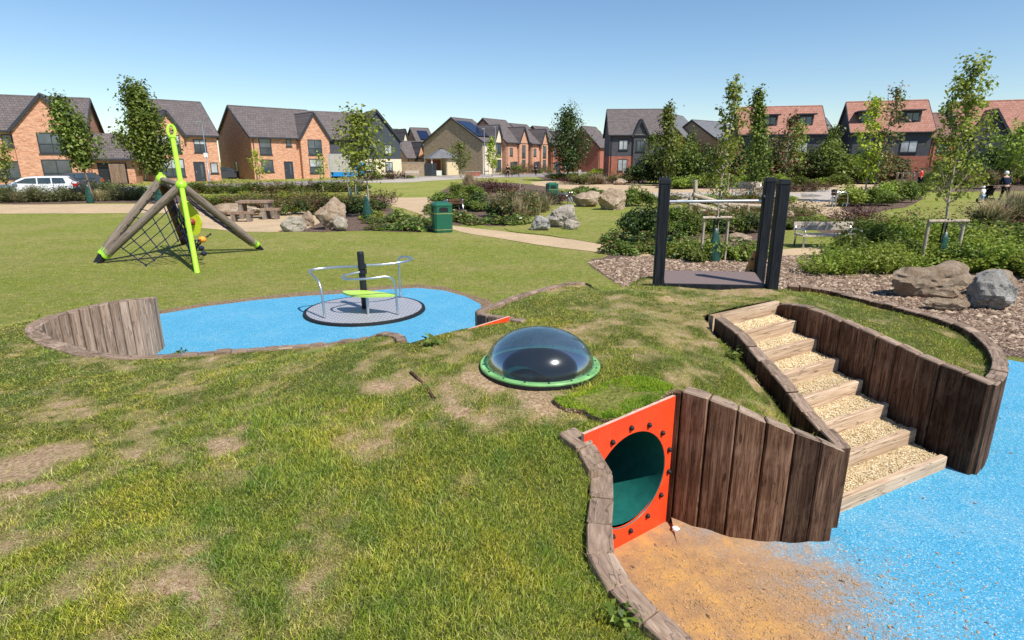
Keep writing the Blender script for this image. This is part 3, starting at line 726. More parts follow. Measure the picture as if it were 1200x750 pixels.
def mound_z(x, y):
    x = np.atleast_1d(np.asarray(x, float)); y = np.atleast_1d(np.asarray(y, float)); z = np.zeros(len(x))
    for s in range(0, len(x), 20000):
        e = s+20000
        d2 = (x[s:e,None]-OD[None,:,0])**2 + (y[s:e,None]-OD[None,:,1])**2 + 1e-5
        wgt = OW/d2**1.6; z[s:e] = (wgt*OD[None,:,2]).sum(1)/wgt.sum(1)
    return z + (fbm(x, y, 1.6, 3)-.5)*.05 + (fbm(x+9, y, 7, 3)-.5)*.02
DRYP = [(40,540,.42,.13,1),(268,533,.26,.08,1),(-20,560,.4,.2,1),(80,466,.28,.07,.9),(160,545,.3,.08,.6),(430,448,.25,.12,.6),(560,475,.42,.14,.75),(650,480,.40,.16,.85),(440,520,.28,.12,.7),(30,590,.12,.06,1),
 (610,300,.1,.1,0),(480,455,.3,.1,.6),(550,462,.25,.12,.7),(790,395,.55,.35,.62),(860,350,.5,.2,.7),(730,370,.45,.25,.5),(700,400,.3,.2,.5),(930,440,.2,.1,.0),(900,395,.10,.3,.7),(150,700,.35,.15,.35),(880,440,.1,.25,.5),(640,345,.3,.2,.3),(1010,395,.3,.1,.35),(560,500,.3,.12,.45),(120,420,.4,.1,.5),(300,450,.6,.12,.3)]
DP = []
for px,py,rx,ry,s in DRYP:
    zz = .8 if px > 400 else .68
    q = gp(px, py, zz); DP.append((q.x, q.y, rx, ry*1.8, s))
LUSH = [(700,455,.42,.26),(980,345,.5,.25),(1080,395,.5,.4),(600,345,.4,.3),(560,640,.6,.5),(640,560,.3,.4),(690,350,.3,.2)]
LP_ = [(*gp(a,b,.85).xy, c, d) for a,b,c,d in LUSH]
def dryness(x, y):
    n = fbm(x, y, 1.1, 5); n2 = fbm(x+31, y+7, 5.5, 5); n3_ = fbm(x+3, y+97, 16, 3)
    d = (n-.5)*1.5 + (n2-.5)*1.9 + .07 + (n3_-.5)*.9
    wx = (fbm(x+3, y+5, 3, 3)-.5)*.35; wy = (fbm(x+13, y+25, 3, 3)-.5)*.35
    for cx, cy, rx, ry, s in DP:
        q = np.sqrt(((x-cx+wx)/rx)**2 + ((y-cy+wy)/ry)**2); d = np.maximum(d, np.where(q < 1.45, (s*1.02)*(1-sstep(.25,1.45,q)) + (n2-.5)*1.5 + (n3_-.5)*.9, -9))
    for cx, cy, rx, ry in LP_:
        q = np.sqrt(((x-cx+wx)/rx)**2 + ((y-cy+wy)/ry)**2); d = d - .5*(1-sstep(.6,1.3,q))
    return np.clip(d, 0, 1)
def make_mound_mesh():
    xs = np.arange(-5.8, 4.9, .065); ys = np.arange(.9, 9.2, .065)
    X, Y = np.meshgrid(xs, ys); X = X.ravel(); Y = Y.ravel()
    X = X + NR.uniform(-.012,.012,len(X)); Y = Y + NR.uniform(-.012,.012,len(Y))
    X2, Y2 = np.meshgrid(np.arange(-11, 6, .35), np.arange(-6, 9, .35)); X2 = X2.ravel(); Y2 = Y2.ravel()
    k = ~((X2 > -5.8) & (X2 < 4.9) & (Y2 > .9)); X = np.r_[X, X2[k]]; Y = np.r_[Y, Y2[k]]
    dx = (X-DC.x)**2+(Y-DC.y)**2
    k = inpoly(X, Y, O) & (dx > (DR+.03)**2); X = X[k]; Y = Y[k]
    bd = densify([p for p in O], .12); hole = [(DC.x+DR*cos(a), DC.y+DR*sin(a)) for a in np.linspace(0, 2*pi, 40, endpoint=False)]
    B = np.array([p[:2] for p in bd])
    # keep grid points a little off the border
    keep = np.ones(len(X), bool)
    for i in range(0, len(X), 5000):
        d = np.min((X[i:i+5000,None]-B[None,:,0])**2+(Y[i:i+5000,None]-B[None,:,1])**2, axis=1); keep[i:i+5000] = d > .0009
    X = X[keep]; Y = Y[keep]
    V = [Vector((p[0],p[1])) for p in bd] + [Vector(h) for h in hole] + [Vector((a,b)) for a,b in zip(X,Y)]
    nb = len(bd); nh = len(hole)
    E = [(i,(i+1)%nb) for i in range(nb)] + [(nb+i, nb+(i+1)%nh) for i in range(nh)]
    r = delaunay_2d_cdt(V, E, [], 0, 1e-6)
    VV = np.array([tuple(v) for v in r[0]]); F = np.array([f for f in r[2] if len(f) == 3])
    c = VV[F].mean(1); k = inpoly(c[:,0], c[:,1], bd) & (((c[:,0]-DC.x)**2+(c[:,1]-DC.y)**2) > (DR*.995)**2); F = F[k]
    Z = mound_z(VV[:,0], VV[:,1])
    # boundary vertices keep their surveyed level
    bz = {(round(p[0],4), round(p[1],4)): p[2] for p in bd}
    for i,(x,y) in enumerate(VV):
        q = bz.get((round(x,4), round(y,4)))
        if q is not None: Z[i] = q
    a = VV[F]; cr = (a[:,1,0]-a[:,0,0])*(a[:,2,1]-a[:,0,1])-(a[:,1,1]-a[:,0,1])*(a[:,2,0]-a[:,0,0])
    F[cr < 0] = F[cr < 0][:, ::-1]
    me = np_mesh('grass_mound', np.c_[VV, Z], F, M['mound'], True)
    at_ = me.attributes.new('dry', 'FLOAT', 'POINT'); D = dryness(VV[:,0], VV[:,1])
    # soil showing along the cut edges
    at_.data.foreach_set('value', D.astype(np.float32))
    return me
mo = link('grass_mound', make_mound_mesh()); tag(mo, kind='structure')

# ---------------------------------------------------------------- grass blades
def blades(x, y, z, dry, ln, wd, name, lean=.9, segs=2):
    n = len(x); a = NR.uniform(0, 2*pi, n)
    cl = (fbm(x+50, y+50, 2.2, 3)-.5)*14; la = np.where(NR.random(n) < .8, a+NR.uniform(.6,2.4,n), cl+NR.normal(0,.8,n))
    tilt = np.abs(NR.normal(.0, .6, n))+.10+.7*NR.random(n)**2+.25*vn(x*3, y*3); tilt = np.minimum(tilt*lean, 1.45)
    dx = np.cos(la); dy = np.sin(la); px = -np.sin(a); py = np.cos(a); hw = wd/2
    b0 = np.c_[x-px*hw, y-py*hw, z-.004]; b1 = np.c_[x+px*hw, y+py*hw, z-.004]
    m_ = np.c_[x+dx*np.sin(tilt*.5)*ln*.55, y+dy*np.sin(tilt*.5)*ln*.55, z+np.cos(tilt*.5)*ln*.55]
    t_ = np.c_[m_[:,0]+dx*np.sin(tilt*1.35)*ln*.5, m_[:,1]+dy*np.sin(tilt*1.35)*ln*.5, m_[:,2]+np.cos(tilt*1.35)*ln*.5]
    if segs == 2:
        m0 = m_-np.c_[px,py,0*px]*(hw*.8)[:,None]; m1 = m_+np.c_[px,py,0*px]*(hw*.8)[:,None]
        V = np.stack([b0,b1,m0,m1,t_],1).reshape(-1,3); i = np.arange(n)*5
        F = np.stack([np.c_[i,i+1,i+3],np.c_[i,i+3,i+2],np.c_[i+2,i+3,i+4]],1).reshape(-1,3); k = 5
    else:
        V = np.stack([b0,b1,t_],1).reshape(-1,3); i = np.arange(n)*3; F = np.c_[i,i+1,i+2]; k = 3
    me = np_mesh(name, V, F, M['blade'])
    at_ = me.attributes.new('dry', 'FLOAT', 'POINT'); at_.data.foreach_set('value', np.repeat(dry, k).astype(np.float32))
    o = link(name, me); return o
def mound_blades():
    N = 3300000
    x = NR.uniform(-9, 4.7, N); y = NR.uniform(1.1, 8.6, N)
    d = np.sqrt(x*x+y*y)
    # inside the view fan only (a generous one)
    k = (np.abs(x) < y*1.05+1.2) & (NR.random(N) < np.clip((2.6/d)**1.6, 0, 1)); x = x[k]; y = y[k]
    k = inpoly(x, y, O) & (((x-DC.x)**2+(y-DC.y)**2) > .48**2)
    k &= ~inpoly(x, y, [(1.75,6.95),(3.2,6.7),(3.5,7.8),(2.0,8.0)])
    x = x[k]; y = y[k]
    dr = dryness(x, y); k = NR.random(len(x)) > sstep(.35, .85, dr)*.84; x = x[k]; y = y[k]; dr = dr[k]
    d = np.sqrt(x*x+y*y)
    z = mound_z(x, y)
    tuft = fbm(x+70, y+20, 3.2, 3)
    ln = (.012+.055*np.clip(tuft-.3,0,1)+.024*NR.random(len(x))**1.5)*(1-.6*dr)*np.where(NR.random(len(x))<.05,2.4,1)
    lush = 1-sstep(3.2, 6, d)*.35; ln *= lush*.98
    wd = (.0017+.0017*NR.random(len(x)))*np.clip(d/3.2, .9, 2.4)
    nr_ = d < 3.9
    for kk, sg, lb in ((nr_, 2, 'short patchy grass on the near part of the play mound'), (~nr_, 1, 'short patchy grass on the far part of the play mound')):
        o = blades(x[kk], y[kk], z[kk], np.clip(dr[kk]*.85+.16,0,1), ln[kk], wd[kk], 'grass', 1.35, sg); tag(o, lb, 'grass', kind='stuff')
    N2 = 150000; x2 = NR.uniform(-6, 4, N2); y2 = NR.uniform(1.1, 7.8, N2); d2 = np.hypot(x2, y2)
    k2 = inpoly(x2, y2, O) & (np.abs(x2) < y2*1.05+1) & (((x2-DC.x)**2+(y2-DC.y)**2) > .48**2) & ~inpoly(x2, y2, [(1.75,6.95),(3.2,6.7),(3.5,7.8),(2.0,8.0)]); x2 = x2[k2]; y2 = y2[k2]; d2 = d2[k2]
    o = blades(x2, y2, mound_z(x2,y2)+.004, np.ones(len(x2)), .02+.025*NR.random(len(x2)), .002*np.clip(d2/3,1,2.2), 'dry_grass', 3.2, 1); tag(o, 'dead straw coloured grass bits lying over the play mound', 'dry grass', kind='stuff'); print('mound blades', len(x))
mound_blades()
def lawn_blades():
    N = 420000
    x = NR.uniform(-17, 3, N); y = NR.uniform(6.2, 19, N); d = np.sqrt(x*x+y*y)
    k = (np.abs(x) < y*1.0+1) & (NR.random(N) < np.clip((8/d)**2, 0, 1)*.8) & ~inpoly(x, y, O) & ~inpoly(x, y, BLUE_L)
    x = x[k]; y = y[k]
    bd_ = [p for p in pxpoly([(-100,252),(0,252),(215,266),(330,274),(520,275),(560,274),(700,300),(790,345)])] + [(1,6)]+[(-20,6),(-30,12)]
    k = inpoly(x, y, bd_); x = x[k]; y = y[k]; d = np.sqrt(x*x+y*y)
    dr = np.clip((fbm(x,y*1.6,.7,5)-.5)*2.2+.42, 0, .9)
    o = blades(x, y, np.zeros(len(x)), dr, .022+.022*NR.random(len(x)), .004*np.clip(d/6,1,3), 'grass', 1.3, 1)
    tag(o, 'mown park grass round the left blue surface', 'grass', kind='stuff'); print('lawn blades', len(x))
lawn_blades()
# ================================================================ TUNNEL
def panel(name, origin, pdir, W, zl, zr, z0, cx, cz, R, label, outn):
    """board with a round hole; s along pdir from origin; outn = outward normal"""
    e = empty(name, (origin.x, origin.y, 0)); tag(e, label, 'tunnel panel')
    T = .022; n = 48
    def P(s, z, o): return (pdir.x*s+outn.x*o, pdir.y*s+outn.y*o, z)
    ci = [(cx+R*cos(2*pi*k/n), cz+R*sin(2*pi*k/n)) for k in range(n)]
    # outline sampled at the same angles
    ou = []
    for k in range(n):
        a = 2*pi*k/n; dx, dz = cos(a), sin(a); ts = []
        if dx > 1e-6: ts.append((W-cx)/dx)
        if dx < -1e-6: ts.append(-cx/dx)
        if dz > 1e-6:
            sl = (zr-zl)/W; ts.append((zl+sl*cx-cz)/(dz-sl*dx))
        if dz < -1e-6: ts.append((z0-cz)/dz)
        tt = min(q for q in ts if q > 0); ou.append((cx+dx*tt, cz+dz*tt))
    for (s_, z_) in ((0,zl),(W,zr),(0,z0),(W,z0)):
        k = min(range(n), key=lambda i: abs(((atan2(z_-cz, s_-cx)-2*pi*i/n+pi) % (2*pi))-pi)); ou[k] = (s_, z_)
    V = []; F = []
    for o in (0, T):
        V += [P(s,z,o) for s,z in ci]+[P(s,z,o) for s,z in ou]
    for k in range(n):
        j = (k+1)%n
        F += [(2*n+k,2*n+j,3*n+j,3*n+k), (j,k,n+k,n+j), (k,j,2*n+j,2*n+k), (n+j,n+k,3*n+k,3*n+j)]
    b = MB().add(V, F); me = b.mesh('board', M['red']); me.materials.append(M['redgrey'])
    bm = bmesh.new(); bm.from_mesh(me); bmesh.ops.recalc_face_normals(bm, faces=bm.faces[:]); bm.to_mesh(me); bm.free()
    for k in range(n): me.polygons[4*k+3].material_index = 1
    link('board', me, e)
    return e, P
W_ = .80
e1, P1 = panel('tunnel_entrance_panel', PR0, PDIR, W_, .945, .905, -.05, .385, .464, .328, 'orange red board with a round tunnel opening beside the dark plank wall', PN)
pv = MB(); pq = PR0-PDIR*.03; pv.bar((pq.x+.01-PR0.x,pq.y-.015-PR0.y,-.05),(pq.x+.01-PR0.x,pq.y-.015-PR0.y,.965),.05,.06,(.6,.8,0)); pv.build('side_post', M['wood_dark'], e1)
# bolts round the mouth, each standing on the face
for k in range(14):
    a = 2*pi*(k+.35)/14; s = .385+.372*cos(a); z = .464+.372*sin(a)
    if z < .02 or s > W_-.02: continue
    bm_ = MB()
    M3 = Matrix((PDIR.to_3d(), Vector((0,0,1)), PN.to_3d())).transposed()
    p = Vector(P1(s, z, .022)); q = Vector(P1(s, z, .034)); r = Vector(P1(s,z,.044))
    bm_.tube([p, q, r], [.017,.017,.008], 8)
    bm_.build('bolt', M['rubberblack'], e1, smooth=True)
rm = MB(); n = 40
pts = [Vector(P1(.385+.330*cos(2*pi*k/n), .464+.330*sin(2*pi*k/n), .014)) for k in range(n+1)]
rm.tube(pts, .006, 6, False).build('rim', M['teal'], e1, smooth='all')
QO = Vector((-.02,5.45)); QD = PDIR
e2, P2 = panel('tunnel_entrance_panel', QO, QD, 1.02, .945, .84, -.05, .50, .48, .325, 'far orange red tunnel board, only its sloping top edge showing by the left blue surface', -PN)
# culvert pipe
tA = Vector(P1(.385,.464,-.005))+Vector((PR0.x,PR0.y,0)); tB = Vector(P2(.50,.48,-.005))+Vector((QO.x,QO.y,0))
b = MB(); b.tube([tA.lerp(tB, i/24) for i in range(25)], .322, 32, False)
V = np.array(b.v); keep = []
for f in b.f:
    c = V[list(f)].mean(0)
    if c[2] > .62 and hypot(c[0]-DC.x, c[1]-DC.y) < .27: continue
    keep.append(f)
b.f = keep
o = b.build('tunnel_pipe', M['teal'], smooth='all'); tag(o, 'dark green plastic tunnel tube running under the grass mound behind the red board', 'tunnel')
# ================================================================ DOME
e = empty('skylight_dome', (DC.x, DC.y, .93)); tag(e, 'clear plastic bubble dome with green bolted ring in the middle of the mound', 'dome'); e.scale = (1.045,1.045,1.03)
MB().lathe([(.38,-.5),(.38,-.1),(.385,-.055),(.425,-.05),(.435,-.03),(.43,-.004)], 56).build('collar', M['rubberblack'], e, smooth=True)
MB().lathe([(.375,.0),(.385,.008),(.428,.010),(.433,.003),(.432,-.006),(.375,-.004)], 56).build('ring', M['ring'], e, smooth=True)
sh = MB().lathe([(.372,-.005),(.355,-.12),(.30,-.24),(.285,-.34)], 48).build('shaft', M['shaftblue'], e, smooth='all')
pr = []
for i in range(15):
    a = i/14*pi/2; pr.append((max(.388*sin(a),1e-4) if i else 1e-4, .006+.262*cos(a)))
dm = MB().lathe(pr, 64).build('bubble', M['dome'], e, smooth='all')
for k in range(16):
    a = 2*pi*k/16+.1; MB().tube([(.408*cos(a),.408*sin(a),.006),(.408*cos(a),.408*sin(a),.014)], .007, 6).build('bolt', M['rubberblack'], e)

# ================================================================ STEPS
L0 = Vector((2.215,3.52)); L1 = Vector((1.955,5.37)); R0s = Vector((3.475,4.17)); R1s = Vector((2.795,5.93))
e = empty('gravel_steps', (2.7,4.0,0)); tag(e, 'flight of seven pale timber steps filled with golden gravel', 'steps')
ctr = Vector((2.7,4.0,0))
def tl(t): return L0.lerp(L1, t)
def tr_(t): return R0s.lerp(R1s, t)
NS = 7; RISE = .12
for i in range(NS+1):
    t = i/NS; a = tl(t); b_ = tr_(t); d = (b_-a).normalized(); n = Vector((-d.y,d.x)); ln = (b_-a).length
    if i == NS: ln += .06
    zt = RISE*(i+1) if i < NS else .975
    zb = max(RISE*i-.05, -.05); T = .055; c = .006
    m = MB(); prof = [(0,zb),(0,zt-c),(c,zt),(T-c,zt),(T,zt-c),(T,zb)]
    Vv = []; k = len(prof)
    for x in (-ln/2+.003, ln/2+.02):
        Vv += [(x, p[0], p[1]) for p in prof]
    Ff = [tuple(range(k))[::-1], tuple(range(k,2*k))]+[(j,(j+1)%k,(j+1)%k+k,j+k) for j in range(k)]
    m.add(Vv, [tuple(reversed(f)) for f in Ff])
    me = m.mesh('riser', M['wood_step']); mid = (a+b_)/2
    bm = bmesh.new(); bm.from_mesh(me); bmesh.ops.recalc_face_normals(bm, faces=bm.faces[:]); bm.to_mesh(me); bm.free()
    link('riser', me, e, (mid.x-ctr.x, mid.y-ctr.y, 0), (0,0,atan2(d.y,d.x)))
    if i < NS:
        a2 = tl((i+1)/NS); b2 = tr_((i+1)/NS); z = zt-.014
        P4 = [a+n*T, b_+n*T, b2, a2]; nx, ny = 26, 6; Vv = []; Ff = []
        for yy in range(ny+1):
            for xx in range(nx+1):
                p = P4[0].lerp(P4[1], xx/nx).lerp(P4[3].lerp(P4[2], xx/nx), yy/ny)
                Vv.append((p.x-ctr.x, p.y-ctr.y, z+RNG.uniform(-.006,.007)+(.012 if yy > 3 else 0)))
        for yy in range(ny):
            for xx in range(nx): q = yy*(nx+1)+xx; Ff.append((q,q+1,q+nx+2,q+nx+1))
        MB().add(Vv, Ff).build('gravel_fill', M['gravel'], e, smooth='all')
        # loose stones lying on the fill, as one uncountable part
        Ns = 900; u = NR.random(Ns); v_ = NR.random(Ns)
        pA = np.array(P4[0]); pB = np.array(P4[1]); pC = np.array(P4[2]); pD = np.array(P4[3])
        pos = (pA*(1-u)[:,None]+pB*u[:,None])*(1-v_)[:,None]+(pD*(1-u)[:,None]+pC*u[:,None])*v_[:,None]
        r = NR.uniform(.0035,.008,Ns); Vl = []; th = NR.uniform(0,6.28,Ns)
        oc = np.array([(1,0,0),(-.5,.8,0),(-.6,-.75,0),(.1,.05,.8)])
        ca, sa = np.cos(th), np.sin(th)
        X = pos[:,None,0]-ctr.x + r[:,None]*(oc[None,:,0]*ca[:,None]-oc[None,:,1]*sa[:,None]); Y = pos[:,None,1]-ctr.y + r[:,None]*(oc[None,:,0]*sa[:,None]+oc[None,:,1]*ca[:,None])
        Z = z+.006+v_[:,None]*.008+r[:,None]*oc[None,:,2]*1.2
        Vn = np.stack([X,Y,Z+0*X],2).reshape(-1,3); ii = np.arange(Ns)*4
        Fn = np.stack([np.c_[ii,ii+1,ii+3],np.c_[ii+1,ii+2,ii+3],np.c_[ii+2,ii,ii+3]],1).reshape(-1,3)
        o = link('gravel', np_mesh('gravel', Vn, Fn, M['pebble_island'] if 'pebble_island' in M else M['pebble']), e); tag(o, kind='stuff')

# ================================================================ DECK WITH POSTS
dA = Vector((1.87,7.02)); du = Vector((.985,-.10)).normalized(); dv = Vector((.235,.94)).normalized()
DW, DD = 1.22, .90; DZ = .955
e = empty('balance_deck', (dA.x, dA.y, DZ)); tag(e, 'raised brown deck between black posts with a steel bar at the top of the mound', 'play platform')
def dpt(s, t, z): p = du*s+dv*t; return Vector((p.x, p.y, z))
MB().prism([dpt(.02,.0,0),dpt(DW-.02,.0,0),dpt(DW,DD,0),dpt(0,DD,0)], -.035, 0.0).build('deck_panel', M['deckboard'], e)
b = MB()
b.bar(dpt(0,-.02,-.045), dpt(DW,-.02,-.045), .035, .085); b.build('edge_beam', M['deckpost'], e)
b = MB(); b.bar(dpt(0,DD+.02,-.05), dpt(DW,DD+.02,-.05), .035, .09); b.build('edge_beam', M['deckpost'], e)
for s in (0,DW): MB().bar(dpt(s,0,-.055), dpt(s,DD,-.055), .035, .09).build('edge_beam', M['deckpost'], e)
def post(s, t, h):
    p = dpt(s,t,0); ang = atan2(du.y,du.x); me = MB(); q = .062; c = .01
    ring = [(-q+c,-q),(q-c,-q),(q,-q+c),(q,q-c),(q-c,q),(-q+c,q),(-q,q-c),(-q,-q+c)]
    me.prism(ring, -.35, h)
    o = me.build('post', M['deckpost'], e, loc=(p.x,p.y,0), rot=(0,0,ang))
    cp = MB(); q2 = .068; ring2 = [(x*q2/q, y*q2/q) for x,y in ring]
    cp.prism(ring2, h, h+.035); cp.prism([(x*.8,y*.8) for x,y in ring2], h+.035, h+.05)
    cp.build('cap', M['black'], o)
    return o
post(-.06,-.0,1.20); post(DW+.07,-.02,1.20); post(-.06,DD,1.20); post(DW+.07,DD,1.20)
b = MB(); b.tube([dpt(-.06,DD,.93), dpt(DW+.07,DD,.95)], .021, 12); b.build('steel_bar', M['steel'], e, smooth=True)
b = MB(); b.ball(dpt(DW+.01,DD-.03,1.0), .035, 10); b.tube([dpt(DW+.02,DD-.02,.87), dpt(DW+.02,DD-.02,1.0)], .03, 8); b.build('bar_clamp', M['black'], e, smooth=True)
b = MB(); q = [dpt(DW-.10,DD+.1,-.12), dpt(DW-.14,DD+.1,-.12), dpt(DW-.02,DD+.1,.27), dpt(DW+.04,DD+.1,.27), dpt(DW+.04,DD+.1,-.12)]
Vv = [p for p in q[1:]]+[p+Vector((0,.02,0)) for p in q[1:]]
b.add(Vv, [(0,1,2,3),(7,6,5,4),(0,4,5,1),(1,5,6,2),(2,6,7,3),(3,7,4,0)]); b.build('side_board', M['boardorange'], e)
for zz in (.0,.16): MB().tube([dpt(DW-.03,DD+.09,zz), dpt(DW-.03,DD+.075,zz)], .015, 8).build('bolt', M['black'], e)

# ================================================================ ROUNDABOUT
RCX, RCY = -2.44, 9.32
e = empty('roundabout', (RCX, RCY, .012)); tag(e, 'stand up roundabout with grey disc, black pole and bent steel rails', 'roundabout')
MB().lathe([(.02,.04),(.93,.04)], 48).build('disc', M['disc'], e)
MB().lathe([(.93,.041),(.98,.036),(.99,.0),(.99,-.02)], 64).build('disc_edge', M['rubberblack'], e, smooth=True)
MB().tube([(0,0,.04),(-.02,.0,.96)], .055, 16).build('pole', M['black'], e, smooth=True)
MB().tube([(-.02,0,.96),(-.02,0,.985)], [.058,.05], 16).build('cap', M['black'], e, smooth=True)
def rail(pts):
    P = catmull([Vector(p) for p in pts], 7); MB().tube(P, .0185, 10).build('handrail', M['steel'], e, smooth='all')
rail([(0,.0,.74),(-.30,.02,.735),(-.62,-.02,.72),(-.80,-.16,.71),(-.72,-.36,.69),(-.56,-.53,.60),(-.50,-.60,.42),(-.48,-.63,.05)])
rail([(0,.0,.76),(.34,.06,.77),(.62,.20,.785),(.74,.44,.79),(.64,.66,.79),(.48,.72,.775),(.45,.76,.64),(.44,.78,.05)])
rail([(0,.0,.66),(-.14,-.14,.65),(-.24,-.34,.64),(-.10,-.56,.645),(.22,-.60,.66),(.50,-.50,.67),(.59,-.44,.58),(.61,-.42,.35),(.62,-.42,.05)])
for z_ in (.66,.75): MB().tube([(0,0,z_-.035),(0,0,z_+.035)], .066, 14).build('clamp', M['black'], e, smooth=True)
sp = [(-.30,-.16),(.0,-.10),(.34,-.24),(.62,-.40),(.40,-.48),(.10,-.50),(-.14,-.40)]
sp = catmull([Vector((x,y,0)) for x,y in sp], 4, True)
MB().prism(sp, .34, .37).build('seat', M['limeseat'], e)
MB().tube([(.14,-.38,.04),(.14,-.38,.34)], .022, 10).build('seat_post', M['steel'], e, smooth=True)

# ================================================================ CLIMBING FRAME
FL = Vector((-10.35,14.2,0)); FR = Vector((-7.05,16.3,0)); FG = Vector((-7.07,12.8,0)); FD = Vector((-9.95,17.6,0))
AB = Vector((-7.95,14.25,1.86)); AA = Vector((-8.85,15.0,1.98))
e = empty('net_climbing_frame', (-8.6,14.9,0)); tag(e, 'climbing frame of leaning grey logs, black rope nets and a tall lime green pole', 'climbing frame')
eo = Vector((-8.6,14.9,0))
def lg(a, b, r=.098, name='log', m='wood_post', r1=None):
    a, b = Vector(a), Vector(b); d = b-a; me = MB().tube([(0,0,0),(0,0,d.length*.5),(0,0,d.length)], r, 14, True, r1).mesh(name, M[m], True)
    o = link(name, me, e, a-eo); o.rotation_euler = d.to_track_quat('Z','Y').to_euler(); return o
up = Vector((0,0,.22))
for f, a in ((FL,AA),(FL+Vector((.16,-.12,0)),AB),(FR,AB),(FR+Vector((-.12,.14,0)),AA)):
    base = f + (a-f).normalized()*.34; lg(base, a)
    MB().tube([f-eo-Vector((0,0,.05)), f+(base-f)*.6-eo, base-eo], .06, 10).build('foot_socket', M['black'], e, smooth=True)
    MB().tube([f+(base-f)*.75-eo, base+(a-f).normalized()*.10-eo], .098, 12).build('green_clamp', M['lime'], e, smooth=True)
lg(FD, AA, .12, 'log', 'wood_dark')
for a in (AA, AB):
    MB().ball(a-eo, .13, 12).build('apex_joint', M['lime'], e, smooth=True)
lg(AA, AB, .07)
MB().tube([AA-eo, AA+Vector((0,0,.17))-eo],[.07,.04],8).build('apex_cap', M['lime'], e, smooth=True)
gd = (AB-FG); top = FG+gd*1.60
b = MB(); b.tube([FG-Vector((0,0,.05))-eo, top-eo], .058, 14); b.build('green_pole', M['lime'], e, smooth=True)
# ring finial
fd = gd.normalized(); fs = Vector((1,.25,0)); fs = (fs-fd*fs.dot(fd)).normalized()
rp = [top+fd*(.23+.21*cos(t))-eo+fs*(.085*sin(t)) for t in [2*pi*k/20 for k in range(21)]]
MB().tube(rp, .036, 8, False).build('ring_finial', M['lime'], e, smooth='all')
MB().tube([top-fd*.04-eo, top+fd*.03-eo], .085, 12).build('pole_collar', M['lime'], e, smooth=True)
# nets
def rope(m, a, b, sag=.0, r=.013, n=6):
    P = []
    for i in range(n+1):
        t = i/n; p = Vector(a).lerp(Vector(b), t); p.z -= sag*4*t*(1-t); P.append(p-eo)
    m.tube(P, r, 4, False)
def net(c00, c10, c11, c01, nu, nv, sag=.05, name='rope_net', knots=True, ex=True):
    m = MB(); kn = MB()
    f = lambda u, v: Vector(c00).lerp(Vector(c10),u).lerp(Vector(c01).lerp(Vector(c11),u),v) - Vector((0,0,sag*4*u*(1-u)))
    for i in range(nu+1):
        for j in range(nv): rope(m, f(i/nu,j/nv), f(i/nu,(j+1)/nv), n=1)
    for j in range(nv+1):
        for i in range(nu): rope(m, f(i/nu,j/nv), f((i+1)/nu,j/nv), n=1)
    if knots:
        for i in range(nu+1):
            for j in range(nv+1): kn.ball(f(i/nu,j/nv)-eo, .028, 6)
        m.add(kn.v, kn.f)
    return m.build(name, M['navy'], e)
net(FL.lerp(AA,.16), FL.lerp(AA,.95), FL.lerp(AB,.95), FL.lerp(AB,.20), 8, 1, .02)
net(FR.lerp(AA,.16), FR.lerp(AA,.95), FR.lerp(AB,.95), FR.lerp(AB,.20), 9, 2, .14)
net(FL.lerp(AB,.25), FL.lerp(AB,.92), FG.lerp(AB,.55)+Vector((-.2,.2,-.25)), FG.lerp(FL,.5)+Vector((0,.1,.03)), 5, 4, .05)
net(FD.lerp(AA,.25), FD.lerp(AA,.92), FG.lerp(AB,.50), FG.lerp(FD,.30)+Vector((0,0,.1)), 5, 5, .12)
net(FG.lerp(FD,.12)+Vector((0,0,.1)), FG.lerp(FD,.6)+Vector((0,0,.12)), FG.lerp(FD,.5)+Vector((.5,.2,.55)), FG.lerp(AB,.35), 6, 3, .05)
# lime climbing panel with holds
pc = Vector((-7.45,14.7,.95)); v1 = Vector((.42,.15,-.45)); v2 = Vector((.12,-.1,.32)); th = Vector((0,.04,.03))
zc_ = hz(255,14.7); pc = Vector((at(221,14.7,zc_),14.7,zc_)); v1 = Vector((.17,.08,-.22)); v2 = Vector((.10,-.03,.26))
q = [pc-v1*.9-v2, pc+v1*.2-v2*1.2, pc+v1*1.1-v2*.8, pc+v1*1.25+v2*.5, pc+v1*.3+v2*1.1, pc-v1*.9+v2*.9]
q = catmull(q, 3, True); k = len(q)
MB().add([p-eo for p in q]+[p+th-eo for p in q], [tuple(range(k)), tuple(range(2*k-1,k-1,-1))]+[(i,i+k,(i+1)%k+k,(i+1)%k) for i in range(k)]).build('climbing_panel', M['yellow'], e)
MB().ball(pc+v1*.5+Vector((-.02,-.05,.0))-eo, .085, 12).build('panel_disc', M['darkred'], e, smooth=True)
MB().ball(Vector((-7.66,14.3,.55))-eo, .10, 10, .8).build('climbing_hold', M['orange'], e, smooth=True)
for p in ((-7.55,14.0,.38),(-7.4,13.8,.28)):
    MB().ball(Vector(p)-eo, .075, 8, .8).build('rope_ball', M['navy'], e, smooth=True)
# small cut items on the mound
def strip(name, pts, wd, h, m, label, cat):
    b = MB()
    P = [Vector(p) for p in pts]
    for a, c in zip(P[:-1], P[1:]): b.bar(a, c, wd, h)
    o = b.build(name, m); tag(o, label, cat); return o
a = gp(481,432,.9); c = gp(509,467,.86)
za = float(mound_z(a.x,a.y)[0]); zc = float(mound_z(c.x,c.y)[0])
strip('edging_board', [(a.x,a.y,za-.01),((a.x+c.x)/2+.01,(a.y+c.y)/2,(za+zc)/2),(c.x,c.y,zc-.01)], .018, .05, M['wood_dark'], 'thin dark board edge poking out of the worn grass left of the dome', 'edging board')
